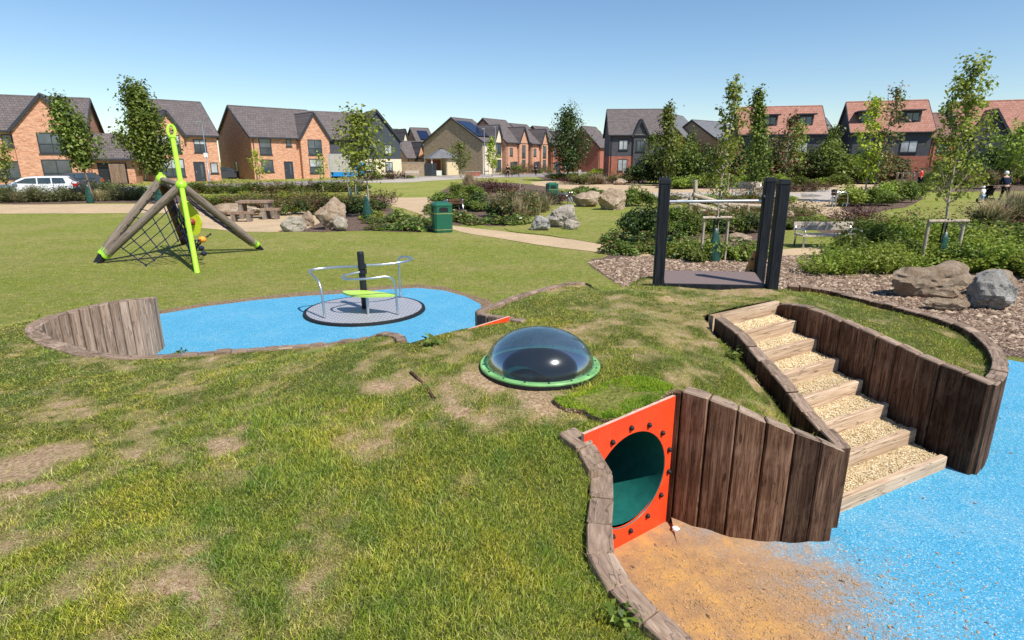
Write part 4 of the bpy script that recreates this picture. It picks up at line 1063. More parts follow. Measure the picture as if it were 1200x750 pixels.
# lifted turf
tp = [gp(*p, .93) for p in [(648,466),(668,462),(700,452),(722,446),(750,442),(775,447),(790,458),(775,468),(745,478),(722,487),(700,484),(684,474),(662,472)]]
b = MB(); k = len(tp); cxy = sum((Vector(p) for p in tp), Vector())/k
ringA = []; ringB = []
for i,p in enumerate(catmull([Vector(p) for p in tp],3,True)):
    z = float(mound_z(p.x,p.y)[0]); ringA.append((p.x,p.y,z-.02)); ringB.append((p.x-.01*(p.x-cxy.x),p.y,z+.034+RNG.uniform(-.008,.008)))
k = len(ringA)
b.add(ringA+ringB, [(i,(i+1)%k,(i+1)%k+k,i+k) for i in range(k)])
b2 = MB().add(ringB+[(cxy.x,cxy.y,float(mound_z(cxy.x,cxy.y)[0])+.05)], [(i,(i+1)%k,k) for i in range(k)])
e = empty('turf_patch', (0,0,0)); tag(e, 'bright green loose turf lying between the dome and the red board', 'turf')
b.build('soil_edge', M['soil'], e); o = b2.build('turf_top', M['lawn'], e, smooth='all')
N = 20000; poly = [(p[0],p[1]) for p in ringB]
x = NR.uniform(min(p[0] for p in poly), max(p[0] for p in poly), N); y = NR.uniform(min(p[1] for p in poly), max(p[1] for p in poly), N)
k_ = inpoly(x,y,poly); x = x[k_]; y = y[k_]
o = blades(x, y, mound_z(x,y)+.035, np.full(len(x), .0), .014+.012*NR.random(len(x)), .0028+.001*NR.random(len(x)), 'grass_blades', .9); o.data.materials[0] = M['blade_lush']; o.parent = e; tag(o, kind='stuff')
# white stone and spoil heap at the panel foot
def rock_mesh(name, seed, s, m, flat=.7, detail=4, amp=.28):
    bm = bmesh.new(); bmesh.ops.create_icosphere(bm, subdivisions=detail, radius=1.0)
    rr = random.Random(seed); pl_ = []
    for _ in range(16):
        v = Vector((rr.gauss(0,1), rr.gauss(0,1), rr.gauss(0,.8))).normalized(); pl_.append((v, rr.uniform(.62,.9)))
    off_ = Vector((seed*3.1, seed*1.7, seed))
    for v in bm.verts:
        d = v.co.normalized(); r = 1.0
        for nrm, h in pl_:
            k = d.dot(nrm)
            if k > 0: r = min(r, h/k if h/k > .3 else .3) if h/k < r else r
        r += amp*.42*noise.fractal(d*1.6+off_, 1, 2, 4) + .07*noise.fractal(d*6+off_, 1, 2, 4)
        v.co = d*r
    for v in bm.verts: v.co = Vector((v.co.x*s[0], v.co.y*s[1], v.co.z*s[2]))
    me = bpy.data.meshes.new(name); bm.to_mesh(me); bm.free(); me.materials.append(m)
    me.polygons.foreach_set('use_smooth', [True]*len(me.polygons)); me.set_sharp_from_angle(angle=radians(24)); return me
o = link('stone', rock_mesh('stone', 5, (.035,.025,.022), M['cloth_white'], detail=2), None, (1.10,3.36,.03)); tag(o, 'small white stone on the soil at the foot of the red board', 'stone')
b = MB(); nx = 40; Vv = []; Ff = []
for j in range(9):
    for i in range(nx+1):
        t = i/nx*(len(FWt)-1); k = min(int(t), len(FWt)-2); p = Vector(FWt[k]).lerp(Vector(FWt[k+1]), t-k)
        dpt_ = j/8; h = .04*(1-dpt_)**2*(.4+1.2*noise.noise(Vector((p.x*5,j*.4,2)))**2+.6*(1-i/nx)); Vv.append((p.x-.02*dpt_, p.y-.24*dpt_-.0, .014+max(h,0)-(.006 if j==8 else 0)))
for j in range(8):
    for i in range(nx): q = j*(nx+1)+i; Ff.append((q+nx+1,q+nx+2,q+1,q))
o = MB().add(Vv,Ff).build('spilt_soil', M['bluesand'], smooth='all'); tag(o, kind='stuff')
# debris flecks on the right rubber, uncountable
def flecks(name, xs, ys, zs, smin, smax, m, flat=.35):
    n = len(xs); r = NR.uniform(smin, smax, n)*(1+2*NR.random(n)**6); th = NR.uniform(0,6.28,n)
    oc = np.array([(1.3,.1,.1),(-.1,.5,.3),(-1.2,-.1,.1),(.1,-.5,.25),(0,0,1)])
    ca, sa = np.cos(th), np.sin(th)
    X = xs[:,None]+r[:,None]*(oc[None,:,0]*ca[:,None]-oc[None,:,1]*sa[:,None]); Y = ys[:,None]+r[:,None]*(oc[None,:,0]*sa[:,None]+oc[None,:,1]*ca[:,None])
    Z = zs[:,None]+r[:,None]*oc[None,:,2]*flat*2
    V = np.stack([X,Y,Z+0*X],2).reshape(-1,3); i = np.arange(n)*5
    F = np.stack([np.c_[i+1,i,i+4],np.c_[i+2,i+1,i+4],np.c_[i+3,i+2,i+4],np.c_[i,i+3,i+4]],1).reshape(-1,3)[:, ::-1]
    o = link(name, np_mesh(name, V, F, m)); tag(o, kind='stuff'); return o
N = 5000; x = NR.uniform(.6,6,N); y = NR.uniform(1.0,6,N)
cl = fbm(x,y,1.2,3); k = (NR.random(N) < cl*.75) & inpoly(x,y,BLUE_R) & ~inpoly(x,y,O) & ~inpoly(x,y,[(2.1,3.45),(3.6,4.1),(2.8,6),(1.9,5.5)]); x=x[k]; y=y[k]
o = flecks('bark_litter', x, y, np.full(len(x),.013), .0015, .007, M['chip']); tag(o, 'tiny bark chips and grit scattered over the right blue surface', 'litter')
N = 16000; x = NR.normal(1.3,.6,N); y = NR.normal(2.6,.55,N); k = inpoly(x,y,BLUE_R) & ~inpoly(x,y,O) & (y < 3.2); x=x[k]; y=y[k]
o = flecks('soil_crumbs', x, y, np.full(len(x),.013), .0015, .005, M['sandsoil']); tag(o, 'crumbs of sandy soil spilt in front of the tunnel', 'soil')
# bark chips over the near mulch
mp_ = pxpoly([(800,352),(738,343),(688,307),(760,300),(830,300),(915,300),(1000,300),(1100,300),(1220,320),(1260,420),(1190,412),(1100,380),(1000,350),(900,352),(800,350)])
xs = [p[0] for p in mp_]; ys = [p[1] for p in mp_]
N = 90000; x = NR.uniform(min(xs),max(xs),N); y = NR.uniform(min(ys),max(ys),N); k = inpoly(x,y,mp_) & ~inpoly(x,y,O); x=x[k]; y=y[k]
o = flecks('bark_chips', x, y, np.full(len(x),.006), .010, .026, M['chip']); tag(o, 'reddish bark chips covering the bed behind the deck', 'bark mulch')
# ================================================================ PLANTS
def leaves_mesh(name, C, N_, size, m, rng, aspect=1.6, droop=0.25, spread=.55):
    """C: Nx3 leaf bases, N_: Nx3 outward directions"""
    n = len(C); N_ = N_ + rng.normal(0, spread, (n,3)); N_ /= np.linalg.norm(N_,axis=1)[:,None]+1e-6
    up = rng.normal(0,1,(n,3)); T = np.cross(N_, up); T /= np.linalg.norm(T,axis=1)[:,None]+1e-6
    B = np.cross(N_, T); s = size*rng.uniform(.6,1.3,n)[:,None]
    p0 = C; p1 = C+T*s*.5*aspect+B*s*.42+N_*s*.08; p2 = C+T*s*aspect-N_*s*droop; p3 = C+T*s*.5*aspect-B*s*.42+N_*s*.08
    V = np.stack([p0,p1,p2,p3],1).reshape(-1,3); i = np.arange(n)*4
    F = np.c_[i,i+1,i+2,i+3]
    return np_mesh(name, V, F, m)
def shrub_mesh(seed, n, m, size, form='dome', name='shrub'):
    r = np.random.default_rng(seed); 
    if form == 'dome':
        k = 16; c = r.normal(0,1,(k,3)); c /= np.linalg.norm(c,axis=1)[:,None]; c[:,2] = np.abs(c[:,2]); c = c*np.array([.36,.36,.42])*r.uniform(.5,1.1,(k,1)); c[:,2] += .22
        w_ = r.integers(0,k,n); d = r.normal(0,1,(n,3)); d /= np.linalg.norm(d,axis=1)[:,None]
        rad = r.uniform(.12,.24,k)[w_][:,None]*r.uniform(.6,1.08,(n,1)); C = c[w_]+d*rad; C[:,2] = np.abs(C[:,2])
        Nn = d*.7+np.array([0,0,.55])
    elif form == 'sprig':
        k = max(30, n//22); bx = r.uniform(-.42,.42,(k,2)); ln = r.uniform(.5,1.05,k); lean = r.normal(0,.22,(k,2))+bx*.5
        w_ = r.integers(0,k,n); t = r.uniform(.15,1,n)[:,None]
        C = np.c_[bx[w_]+lean[w_]*t, (ln[w_][:,None]*t)[:,0]]+r.normal(0,.035,(n,3)); C[:,2] = np.abs(C[:,2]); Nn = np.c_[lean[w_]*.8+r.normal(0,.4,(n,2)), np.full(n,.7)]
    elif form == 'broad':
        C = np.c_[r.uniform(-.5,.5,(n,2)), r.uniform(.1,.9,n)**1.0]; C[:,2] *= np.clip(1.1-np.hypot(C[:,0],C[:,1])*1.2,.2,1); Nn = np.c_[C[:,:2]*1.0, np.full(n,.8)]
    elif form == 'grass':
        a = r.uniform(0,6.28,n); l = r.uniform(.6,1.1,n); th = np.abs(r.normal(0,.42,n)); bx = r.normal(0,.10,(n,2)); wd = .008
        px = -np.sin(a); py = np.cos(a); dx = np.cos(a); dy = np.sin(a)
        m1 = np.c_[bx[:,0]+dx*np.sin(th)*l*.5, bx[:,1]+dy*np.sin(th)*l*.5, np.cos(th)*l*.6]; t1 = np.c_[m1[:,0]+dx*np.sin(th*2)*l*.45, m1[:,1]+dy*np.sin(th*2)*l*.45, m1[:,2]+np.cos(th*1.9)*l*.4]
        b0 = np.c_[bx[:,0]-px*wd, bx[:,1]-py*wd, 0*a]; b1 = np.c_[bx[:,0]+px*wd, bx[:,1]+py*wd, 0*a]; q = np.c_[px,py,0*a]*wd*1.3
        V = np.stack([b0,b1,m1+q,m1-q,t1],1).reshape(-1,3); i = np.arange(n)*5
        F = np.stack([np.c_[i,i+1,i+2],np.c_[i,i+2,i+3],np.c_[i+3,i+2,i+4]],1).reshape(-1,3)
        return np_mesh(name, V, F, m)
    return leaves_mesh(name, C, Nn, size, m, r, 1.5 if form != 'broad' else 1.2)
KINDS = {
 'mid': ('dome','leaf_mid',1500,.055,'green leafy shrub','shrub'), 'dark': ('dome','leaf_dark',1800,.05,'dense dark green shrub','shrub'),
 'bright': ('sprig','leaf_bright',1300,.06,'bright green sprigged shrub','shrub'), 'lime': ('dome','leaf_lime',1000,.055,'yellow green low shrub','shrub'),
 'olive': ('sprig','leaf_olive',1200,.045,'grey olive low shrub','shrub'), 'red': ('sprig','leaf_red',1100,.05,'wine red leaved shrub','shrub'),
 'bronze': ('sprig','leaf_bronze',1400,.05,'green and bronze leaved shrub','shrub'), 'straw': ('grass','leaf_straw',420,.0,'straw coloured ornamental grass clump','grass clump'),
 'grassy': ('grass','leaf_olive',420,.0,'olive ornamental grass clump','grass clump'), 'broad': ('broad','leaf_broad',420,.13,'low broad leaved glossy plant','plant'),
 'hedge': ('dome','leaf_mid',2400,.045,'clipped green hedge shrub','hedge shrub'), 'brightdome': ('dome','leaf_bright',1500,.055,'bright green rounded shrub','shrub')}
SM = {}
def smesh(kind):
    if kind not in SM:
        f, m, n, s, _, _ = KINDS[kind]; SM[kind] = [shrub_mesh(hash_(kind)+i, n, M[m], s, f) for i in range(3)]
    return RNG.choice(SM[kind])
def hash_(s): return sum(ord(c)*(i+3) for i,c in enumerate(s))
NPL = {'grass clump':'grass_clump','shrub':'shrub','plant':'low_plant','hedge shrub':'hedge_shrub'}
def shrub(kind, x, y, h, wd, where, group):
    f = KINDS[kind]
    o = link(NPL[f[5]], smesh(kind), None, (x, y, g(y)-.01), (0,0,RNG.uniform(0,6.28)), (wd*RNG.uniform(.9,1.1), wd*RNG.uniform(.9,1.1), h*1.1))
    tag(o, f[4]+' '+where, f[5], group); return o
ORD = 'first second third fourth fifth sixth seventh eighth ninth tenth eleventh twelfth thirteenth fourteenth fifteenth sixteenth seventeenth eighteenth nineteenth twentieth'.split()
ORD += ['twenty-'+o for o in ORD[:9]]+['thirtieth']
def row(kind, pts, n, h, wd, where, group, jx=.0, jy=.0, hj=.34):
    made = []
    P = [gp(*p) for p in pts]
    kinds = kind if isinstance(kind, (list,tuple)) else [kind]
    L = [0]
    for a, b in zip(P[:-1], P[1:]): L.append(L[-1]+(b-a).length)
    for i in range(n):
        s = (i+.5)/n*L[-1]
        for k in range(1, len(L)):
            if s <= L[k]: break
        p = P[k-1].lerp(P[k], (s-L[k-1])/max(L[k]-L[k-1],1e-6))
        made.append(shrub(kinds[i % len(kinds)] if len(kinds) > 1 else kinds[0], p.x+RNG.uniform(-jx,jx), p.y+RNG.uniform(-jy,jy), h*RNG.uniform(1-hj,1+hj), wd, where, group))
    bykind = {}
    for o in sorted(made, key=lambda o: o.location.x/max(o.location.y,1)): bykind.setdefault(o['label'], []).append(o)
    for lab, os_ in bykind.items():
        for k, o in enumerate(os_):
            t_ = ' , '.join([lab]).strip()+((', '+ORD[k]+' from left') if len(os_) > 1 else '')
            if len(t_.split()) > 16: t_ = t_.replace(' of its kind','').replace('green and bronze leaved shrub','bronze tinted shrub').replace('straw coloured ornamental grass clump','straw grass clump').replace('olive ornamental grass clump','olive grass clump').replace('low broad leaved glossy plant','low glossy plant')
            if len(t_.replace('-',' ').split()) > 16: t_ = t_.replace(', '+ORD[k]+' of its kind from left', ', '+ORD[k]+' from left').replace(' in the ',' in ').replace(' of the ',' of ')
            for a_, b_ in (('green and bronze leaved shrub','bronze tinted shrub'),('straw coloured ornamental grass clump','straw grass clump'),('olive ornamental grass clump','olive grass clump'),('low broad leaved glossy plant','low glossy plant'),(' the ',' '),(' the ',' ')):
                if len(t_.replace('-',' ').split()) > 16: t_ = t_.replace(a_, b_)
            o['label'] = t_
G_ = {}
# left beds
row(['olive','grassy','olive','straw'], [(-20,237),(165,234)], 30, .75, 1.5, 'in the border between the white car and the left gravel path', 'border plants by the parked white car', .3, .6)
row(['olive','mid'], [(70,233),(165,231)], 8, 1.0, 1.3, 'behind the left gravel path below the first house', 'border plants below the first house', .3, .5)
row(['mid','bronze','mid'], [(200,227),(300,226),(430,224)], 24, .85, 1.9, 'in the back row of the bed below the brick houses', 'back row of the left bed', .4, .5)
row(['lime','lime','bronze','lime'], [(222,236),(300,236),(405,234)], 20, .55, 1.5, 'in the yellow green band of the left bed', 'yellow green row of the left bed', .3, .4)
row(['bronze','mid','bronze','red'], [(255,242),(320,245),(452,240)], 20, .6, 1.5, 'behind the picnic tables', 'planting behind the picnic tables', .3, .5)
row(['bronze','mid','dark'], [(330,252),(400,250),(450,247)], 12, .8, 1.3, 'beside the big upright boulder', 'planting beside the big upright boulder', .3, .3)
row(['broad'], [(442,262),(470,258),(500,266)], 9, .45, .8, 'at the bend of the path left of the litter bin', 'low plants left of the litter bin', .3, .5)
row(['broad'], [(445,268),(500,270)], 6, .38, .8, 'between the boulders and the litter bin', 'low plants between boulders and bin', .2, .2)
row(['lime','broad'], [(425,258),(450,255)], 3, .45, .8, 'at the foot of the tree with the green watering bag', 'low plants under the left young tree', .2, .2)
# middle bed
row(['broad'], [(508,246),(520,256),(560,262),(600,263),(620,262)], 15, .4, .95, 'along the path edge behind the litter bin', 'low plants behind the litter bin', .2, .3)
row(['mid','dark','mid'], [(522,240),(545,245),(570,248)], 6, .95, 1.7, 'in the thick clump above the litter bin', 'green clump above the litter bin', .3, .6)
row(['brightdome','mid'], [(530,228),(560,232)], 4, 1.0, 1.8, 'at the back of the clump above the litter bin', 'back of the clump above the bin', .2, .6)
row(['straw'], [(546,222),(562,224)], 3, 1.2, 1.5, 'beside the marker post in the middle bed', 'pale grasses of the middle bed', .2, .4)
row(['red'], [(568,226),(600,224)], 5, .8, 1.5, 'at the back of the middle bed', 'red shrubs at the back of the middle bed', .2, .4)
row(['dark','bronze'], [(582,254),(605,256)], 4, .9, 1.4, 'in the middle bed by the path', 'dark shrubs of the middle bed', .2, .3)
row(['straw','grassy'], [(610,258),(628,252),(640,246)], 5, .85, 1.1, 'left of the pale boulders', 'grasses left of the pale boulders', .2, .3)
row(['red','bronze','grassy'], [(605,240),(650,240)], 7, .65, 1.2, 'next to the green picnic seat', 'planting next to the green seat', .2, .4)
row(['brightdome','mid','mid'], [(638,212),(668,211),(685,214)], 6, 1.4, 3.2, 'in the far bed below the middle tree', 'far bed below the middle tree', .5, 1)
row(['red','mid','bronze','straw'], [(660,216),(700,216),(735,214)], 9, .95, 2.4, 'in the far reddish bed left of the deck', 'far reddish bed left of the deck', .5, 1)
row(['lime','mid'], [(690,204),(745,204)], 8, 1.3, 3.6, 'in front of the grey house', 'planting in front of the grey house', .5, 1)
row(['broad','mid'], [(662,231),(690,226),(700,228)], 7, .6, 1.3, 'beyond the green seat', 'low plants beyond the green seat', .2, .5)
# centre bed behind deck
row(['dark'], [(737,277),(765,276)], 3, 1.15, 1.35, 'left of the deck posts', 'dark shrubs left of the deck', .15, .3)
row(['mid','dark','mid'], [(775,276),(800,274),(850,272),(890,272)], 12, .75, 1.1, 'behind the deck', 'shrubs behind the deck', .2, .5)
row(['mid','bronze'], [(790,262),(895,262)], 9, .7, 1.4, 'behind the staked tree', 'shrubs behind the staked tree', .3, .6)
row(['broad'], [(712,284),(760,287),(790,290),(800,296)], 10, .42, .72, 'in front of the dark shrubs', 'low plants left of the deck', .15, .2)
row(['broad','mid'], [(715,296),(735,297),(770,296),(800,300)], 9, .42, .65, 'along the gravel path left of the deck', 'low plants along the path left of the deck', .15, .2)
row(['bright','broad','mid','broad'], [(792,302),(815,306),(850,303),(880,304),(900,302)], 12, .5, .7, 'round the feet of the wooden stake frame', 'plants round the near stake frame', .15, .25)
row(['mid','brightdome'], [(735,244),(745,240),(760,243)], 3, 1.2, 1.3, 'left of the deck near the wide path', 'shrubs near the wide path', .2, .4)
row(['mid','bronze','mid','brightdome'], [(778,238),(820,238),(880,236),(925,238)], 12, .55, 1.7, 'beyond the log climbing frame', 'shrubs beyond the log frame', .3, .6)
row(['straw','bronze'], [(915,262),(940,258)], 4, .6, 1.2, 'right of the black posts', 'grasses right of the black posts', .2, .5)
row(['bronze','mid','brightdome'], [(910,270),(960,266),(1010,268)], 9, .45, 1.0, 'behind the pale bench', 'shrubs behind the pale bench', .2, .5)
row(['red'], [(985,264),(1025,266)], 4, .6, 1.0, 'in the wine red group behind the pale bench', 'red shrubs behind the bench', .2, .3)
# big right bed
row(['bright'], [(945,318),(960,316),(1000,320),(1040,320),(1065,316)], 8, .5, .75, 'on the mulch right of the bench', 'bright shrubs right of the bench', .2, .3)
row(['mid','bright','mid'], [(968,306),(1000,308),(1068,306)], 11, .62, 1.0, 'in the thick bed right of the bench', 'thick bed right of the bench', .2, .4)
row(['mid','bright','brightdome'], [(1020,296),(1060,294),(1072,294)], 8, .7, 1.1, 'left of the right hand stake frame', 'bed left of the right stake frame', .2, .4)
row(['bronze','mid','bright'], [(1000,280),(1060,280),(1100,282)], 8, .7, 1.3, 'behind the right hand stake frame', 'bed behind the right stake frame', .2, .5)
row(['bright','mid','bright'], [(1120,318),(1150,316),(1200,324),(1260,330)], 11, .6, 1.0, 'behind the big sandstone boulder', 'bed behind the big boulder', .2, .3)
row(['mid','bright'], [(1110,300),(1160,300),(1230,306)], 10, .72, 1.2, 'in the bed at the right edge', 'bed at the right edge', .2, .4)
row(['dark','mid','bronze'], [(1120,286),(1160,282),(1200,290)], 7, .75, 1.3, 'near the right hand path', 'bed near the right hand path', .2, .4)
row(['grassy','straw','red','grassy'], [(1150,264),(1200,262),(1240,264)], 8, .95, 1.6, 'in the grass tufts near the right hand path', 'grasses near the right hand path', .3, .5)
# background hedges, right
row(['brightdome','mid','mid','brightdome'], [(788,222),(850,218),(930,219),(985,219)], 22, 1.2, 2.4, 'in the long hedge row behind the log frame', 'long hedge row', .4, .7)
row(['mid','hedge','brightdome'], [(930,215),(1000,213),(1050,213)], 14, 1.5, 2.9, 'in the hedge row below the red roofed houses', 'hedge below the red roofs', .4, .8)
row(['brightdome','mid','hedge'], [(992,244),(1020,240),(1045,238),(1072,232)], 9, 1.25, 2.0, 'in the clump beside the crossing paths', 'clump beside the crossing paths', .3, .7)
row(['red','bronze'], [(880,225),(960,224)], 7, .6, 1.5, 'in front of the long hedge row', 'reddish shrubs in front of the long hedge', .3, .4)
row(['grassy','mid','straw','red','lime'], [(1085,219),(1120,217),(1160,216),(1200,217),(1260,218)], 20, 1.45, 2.4, 'behind the two walkers', 'border behind the walkers', .5, .8)
row(['mid','brightdome'], [(1095,211),(1150,209),(1210,210)], 9, 1.8, 3.2, 'at the back of the border behind the walkers', 'back of the border behind the walkers', .5, 1)
row(['red','mid'], [(420,212),(480,209)], 6, .9, 2.4, 'before the grey clad house', 'low planting before the clad house', .4, .6)
row(['bronze','red','mid'], [(588,205),(612,204),(640,203)], 7, 1.5, 2.8, 'before the terraced houses', 'planting before the terraced houses', .4, .6)
# big dark bushes behind
BB = [leaves for leaves in ()]
def bush_mesh(seed, m, n=5200):
    return shrub_mesh(seed, n, M[m], .036, 'dome', 'large_bush')
BMs = {k: [bush_mesh(40+i, k) for i in range(2)] for k in ('leaf_dark','leaf_mid','leaf_bronze')}
for i,(px,fy,h,wd,k) in enumerate([(752,204,2.6,5,'leaf_dark'),(775,204,4.2,7,'leaf_dark'),(800,205,4.6,6,'leaf_mid'),(822,205,4.4,6,'leaf_dark'),(846,205,4.6,6.5,'leaf_bronze'),(872,206,4.5,6,'leaf_dark'),(898,206,4.2,6,'leaf_mid'),(922,206,4.3,6,'leaf_dark'),(948,206,4.3,6.5,'leaf_dark'),(975,206,4.2,6,'leaf_mid'),(1000,206,3.4,5.5,'leaf_dark'),(1020,206,3.6,5,'leaf_bronze'),(1040,206,3.7,5,'leaf_bronze'),(1130,208,3.5,5,'leaf_dark'),(1165,208,4.6,6,'leaf_dark'),(1190,208,5.4,7,'leaf_dark'),(1225,208,5.5,7,'leaf_dark'),(1100,205,2.2,4,'leaf_dark'),(860,202,5,7,'leaf_dark'),(910,202,5,7,'leaf_bronze'),(965,201,4.8,7,'leaf_mid'),(1012,196,4.0,6,'leaf_dark')]):
    p = gp(px, fy)
    if p.y > 62: p = Vector((at(px, 62, .2), 62-.5*(i%3), .2))
    o = link('large_bush', RNG.choice(BMs[k]), None, (p.x, p.y, g(p.y)-.02), (0,0,RNG.uniform(0,6)), (wd, wd*.8, h*1.15))
    o['bi'] = 1; tag(o, {'leaf_dark':'dense dark green','leaf_mid':'mid green','leaf_bronze':'green and bronze'}[k]+' tall bush '+('in the screen before the red roofed houses' if px < 1060 else 'at the right below the red roofs'), 'bush', 'tall bushes screening the houses')

bl = {}
for o in sorted([o for o in COL.objects if 'bi' in o], key=lambda o: o.location.x/o.location.y): bl.setdefault(o['label'], []).append(o); del o['bi']
for lab, os_ in bl.items():
    for k, o in enumerate(os_):
        if len(os_) > 1: o['label'] = lab.replace('tall bush', 'bush').replace('in the screen before', 'before')+', '+ORD[k]+' from left'
# ================================================================ TREES
def tree(px, fy, top, cb, wpx, m, where, lean=0, n=1600, leaf=.11, form='ovoid', clumps=26, bark='barkpale', r=.05, Y=None, cxo=0, name='young_tree', z=None):
    p = gp(px, fy)
    if Y: p = Vector((at(px, Y, g(Y)), Y, g(Y)))
    H = hz(top, p.y)-p.z; cbz = max(hz(cb, p.y)-p.z, .3); dep = p.y*cos(PITCH); wm = wpx/FPX*dep; cx = cxo/FPX*dep
    rg = np.random.default_rng(int(px*7+fy)); rr = random.Random(int(px))
    e = empty(name, (p.x, p.y, p.z)); tag(e, where, 'tree')
    # leader bends towards the crown centre
    def axis(z): t = z/H; return Vector((cx*t**1.3+lean*t+.05*sin(t*7+px), .05*sin(t*5+px*2), z))
    MB().tube([axis(H*i/10) for i in range(10)], [r*(1.25 if i == 0 else 1-.085*i) for i in range(10)], 8).build('trunk', M[bark], e, smooth='all')
    lim = MB(); C = []; Nn = []
    per = n//clumps
    for k in range(clumps):
        t = (k+.5)/clumps; z = cbz+(H-cbz)*t
        if form == 'spindle': w_ = .5*wm*max(.07, (min(1,(t+.05)/.40))**.7*(1-max(0,t-.40)/.64)**1.25)
        elif form == 'ovoid': w_ = .5*wm*sin(pi*min(.98,(t*.9+.10)))**.75
        elif form == 'cone': w_ = .5*wm*max(.06,(1-t)**.75)*(1 if t > .12 else .6)
        else: w_ = .5*wm*(1.05-.80*t**.9)*(.7 if t < .08 else 1)
        a = k*2.399+rg.uniform(-.5,.5); rad = w_*rg.uniform(.35,1.0); b0 = axis(max(z-rad*.9-.1, cbz*.8)); c = axis(z)+Vector((cos(a)*rad, sin(a)*rad, rg.uniform(-.05,.12)*wm))
        mid = b0.lerp(c, .5)+Vector((0,0,-.06*rad))
        lim.tube([b0, mid, c], [r*.38, r*.25, r*.1], 5, False)
        sp_ = wm*(.11 if form != 'sparse' else .06)
        for ax, cc, q in ((.5, mid, .35), (.5, c, .65)):
            m_ = int(per*q); sc = np.array([1,1,.8])*sp_*(1.0 if q > .5 else .75)
            d = rg.normal(0,1,(m_,3)); C.append(np.array(cc)+d*sc); Nn.append(d*.5+np.array([cos(a)*.3,sin(a)*.3,.6]))
        tipv = c+Vector((cos(a)*sp_*1.4, sin(a)*sp_*1.4, sp_*2.0))
        m_ = max(6,per//5); tt = rg.random((m_,1)); C.append(np.array(c)*(1-tt)+np.array(tipv)*tt+rg.normal(0,sp_*.3,(m_,3))); Nn.append(np.tile([0,0,1.],(m_,1)))
    # leader tip
    m_ = per; tt = rg.random((m_,1)); C.append(np.array(axis(H*.86))*(1-tt)+np.array(axis(H))*tt+rg.normal(0,wm*.03+.02,(m_,3))); Nn.append(np.tile([0,0,1.],(m_,1)))
    lim.build('limbs', M[bark], e, smooth='all')
    C = np.concatenate(C); Nn = np.concatenate(Nn)
    link('crown', leaves_mesh('crown', C, Nn, leaf, M[m], rg, 1.25), e)
    return e
tree(110,236,122,192,50,'leaf_mid','leaning young tree in front of the first brick house with crown tipped left', n=3600, leaf=.16, r=.07, cxo=-18, clumps=44, bark='bark', form='spindle')
tree(14,236,160,206,36,'leaf_bright','small yellow green tree at the far left edge', n=700, leaf=.16, clumps=14, cxo=-8)
tree(190,236,106,196,58,'leaf_mid','dense dark green tree standing behind the climbing frame', n=7500, leaf=.15, r=.09, cxo=-14, clumps=60, bark='bark', form='spindle')
tree(433,256,134,200,60,'leaf_bright','yellow green young tree with a green watering bag in the left bed', n=1500, leaf=.13, cxo=-6, clumps=24, r=.04)
tree(409,238,178,215,24,'leaf_lime','thin almost leafless sapling left of the yellow green tree', n=70, leaf=.12, clumps=8, r=.028)
tree(418,233,170,212,26,'leaf_bright','thin sapling just left of the tree with the watering bag', n=120, leaf=.12, clumps=8, r=.03)
tree(378,226,180,208,20,'leaf_lime','small sapling in front of the grey clad house corner', n=120, leaf=.14, clumps=8, r=.04)
tree(306,222,176,205,22,'leaf_lime','thin sapling before the wide brick house', n=260, leaf=.15, clumps=8, r=.04, cxo=-2)
tree(665,212,134,196,50,'leaf_dark','dark green rounded tree standing alone in the middle distance', n=5600, leaf=.19, r=.13, clumps=40, bark='bark', form='spindle')
tree(780,218,125,204,34,'leaf_mid','narrow upright tree behind the left deck post', n=2600, leaf=.19, r=.06, form='cone', clumps=30, cxo=-3)
tree(838,300,98,222,56,'leaf_bright','sparse young tree tied to the stake frame behind the deck', n=1250, leaf=.075, r=.026, form='sparse', clumps=30, cxo=3, z=1)
tree(884,236,110,210,34,'leaf_mid','upright leafy tree behind the right deck posts', n=2300, leaf=.15, r=.045, form='cone', clumps=32, cxo=-8)
tree(1012,238,118,208,34,'leaf_lime','left of the two trees sharing a stake frame by the clump', n=1000, leaf=.14, r=.05, clumps=26, cxo=-6)
tree(1020,238,104,205,34,'leaf_bronze','right of the two trees sharing a stake frame by the clump', n=900, leaf=.14, r=.045, clumps=24, cxo=12)
tree(1102,303,78,222,90,'leaf_bright','tall sparse young tree tied to the stake frame by the sandstone boulder', n=2300, leaf=.08, r=.036, form='sparse', clumps=44, cxo=-6)
tree(1182,222,150,196,52,'leaf_bright','round headed young tree at the right edge behind the walkers', n=1500, leaf=.2, r=.07, clumps=24, cxo=0)
for (px,fy,top,cb,wp,m,wh) in [(762,211,160,200,22,'leaf_mid','small staked tree just right of the grey house'),(790,209,158,198,26,'leaf_bright','small tree behind the left deck post'),(806,212,158,196,26,'leaf_mid','small staked tree left of the sparse tree'),
    (858,212,165,198,24,'leaf_bright','small tree right of the sparse tree'),(918,218,140,200,34,'leaf_bronze','bronze tinted tree right of the deck posts'),(928,216,145,198,30,'leaf_bright','bright small tree right of the deck posts'),
    (970,214,150,196,26,'leaf_mid','small tree before the tall bushes left of the paired trees'),(1052,208,155,190,22,'leaf_dark','thin dark tree before the red brick house'),(1037,210,160,196,30,'leaf_bronze','small bronze tree beside the paired trees'),
    (540,208,168,195,26,'leaf_mid','small tree against the stone gable'),(577,207,163,196,14,'leaf_lime','slim climber like tree by the cream house')]:
    tree(px,fy,top,cb,wp,m,wh,n=700,leaf=.22,clumps=16,r=.06)
row(['mid'], [(493,406),(500,405)], 1, .01, .01, '', '') if False else None
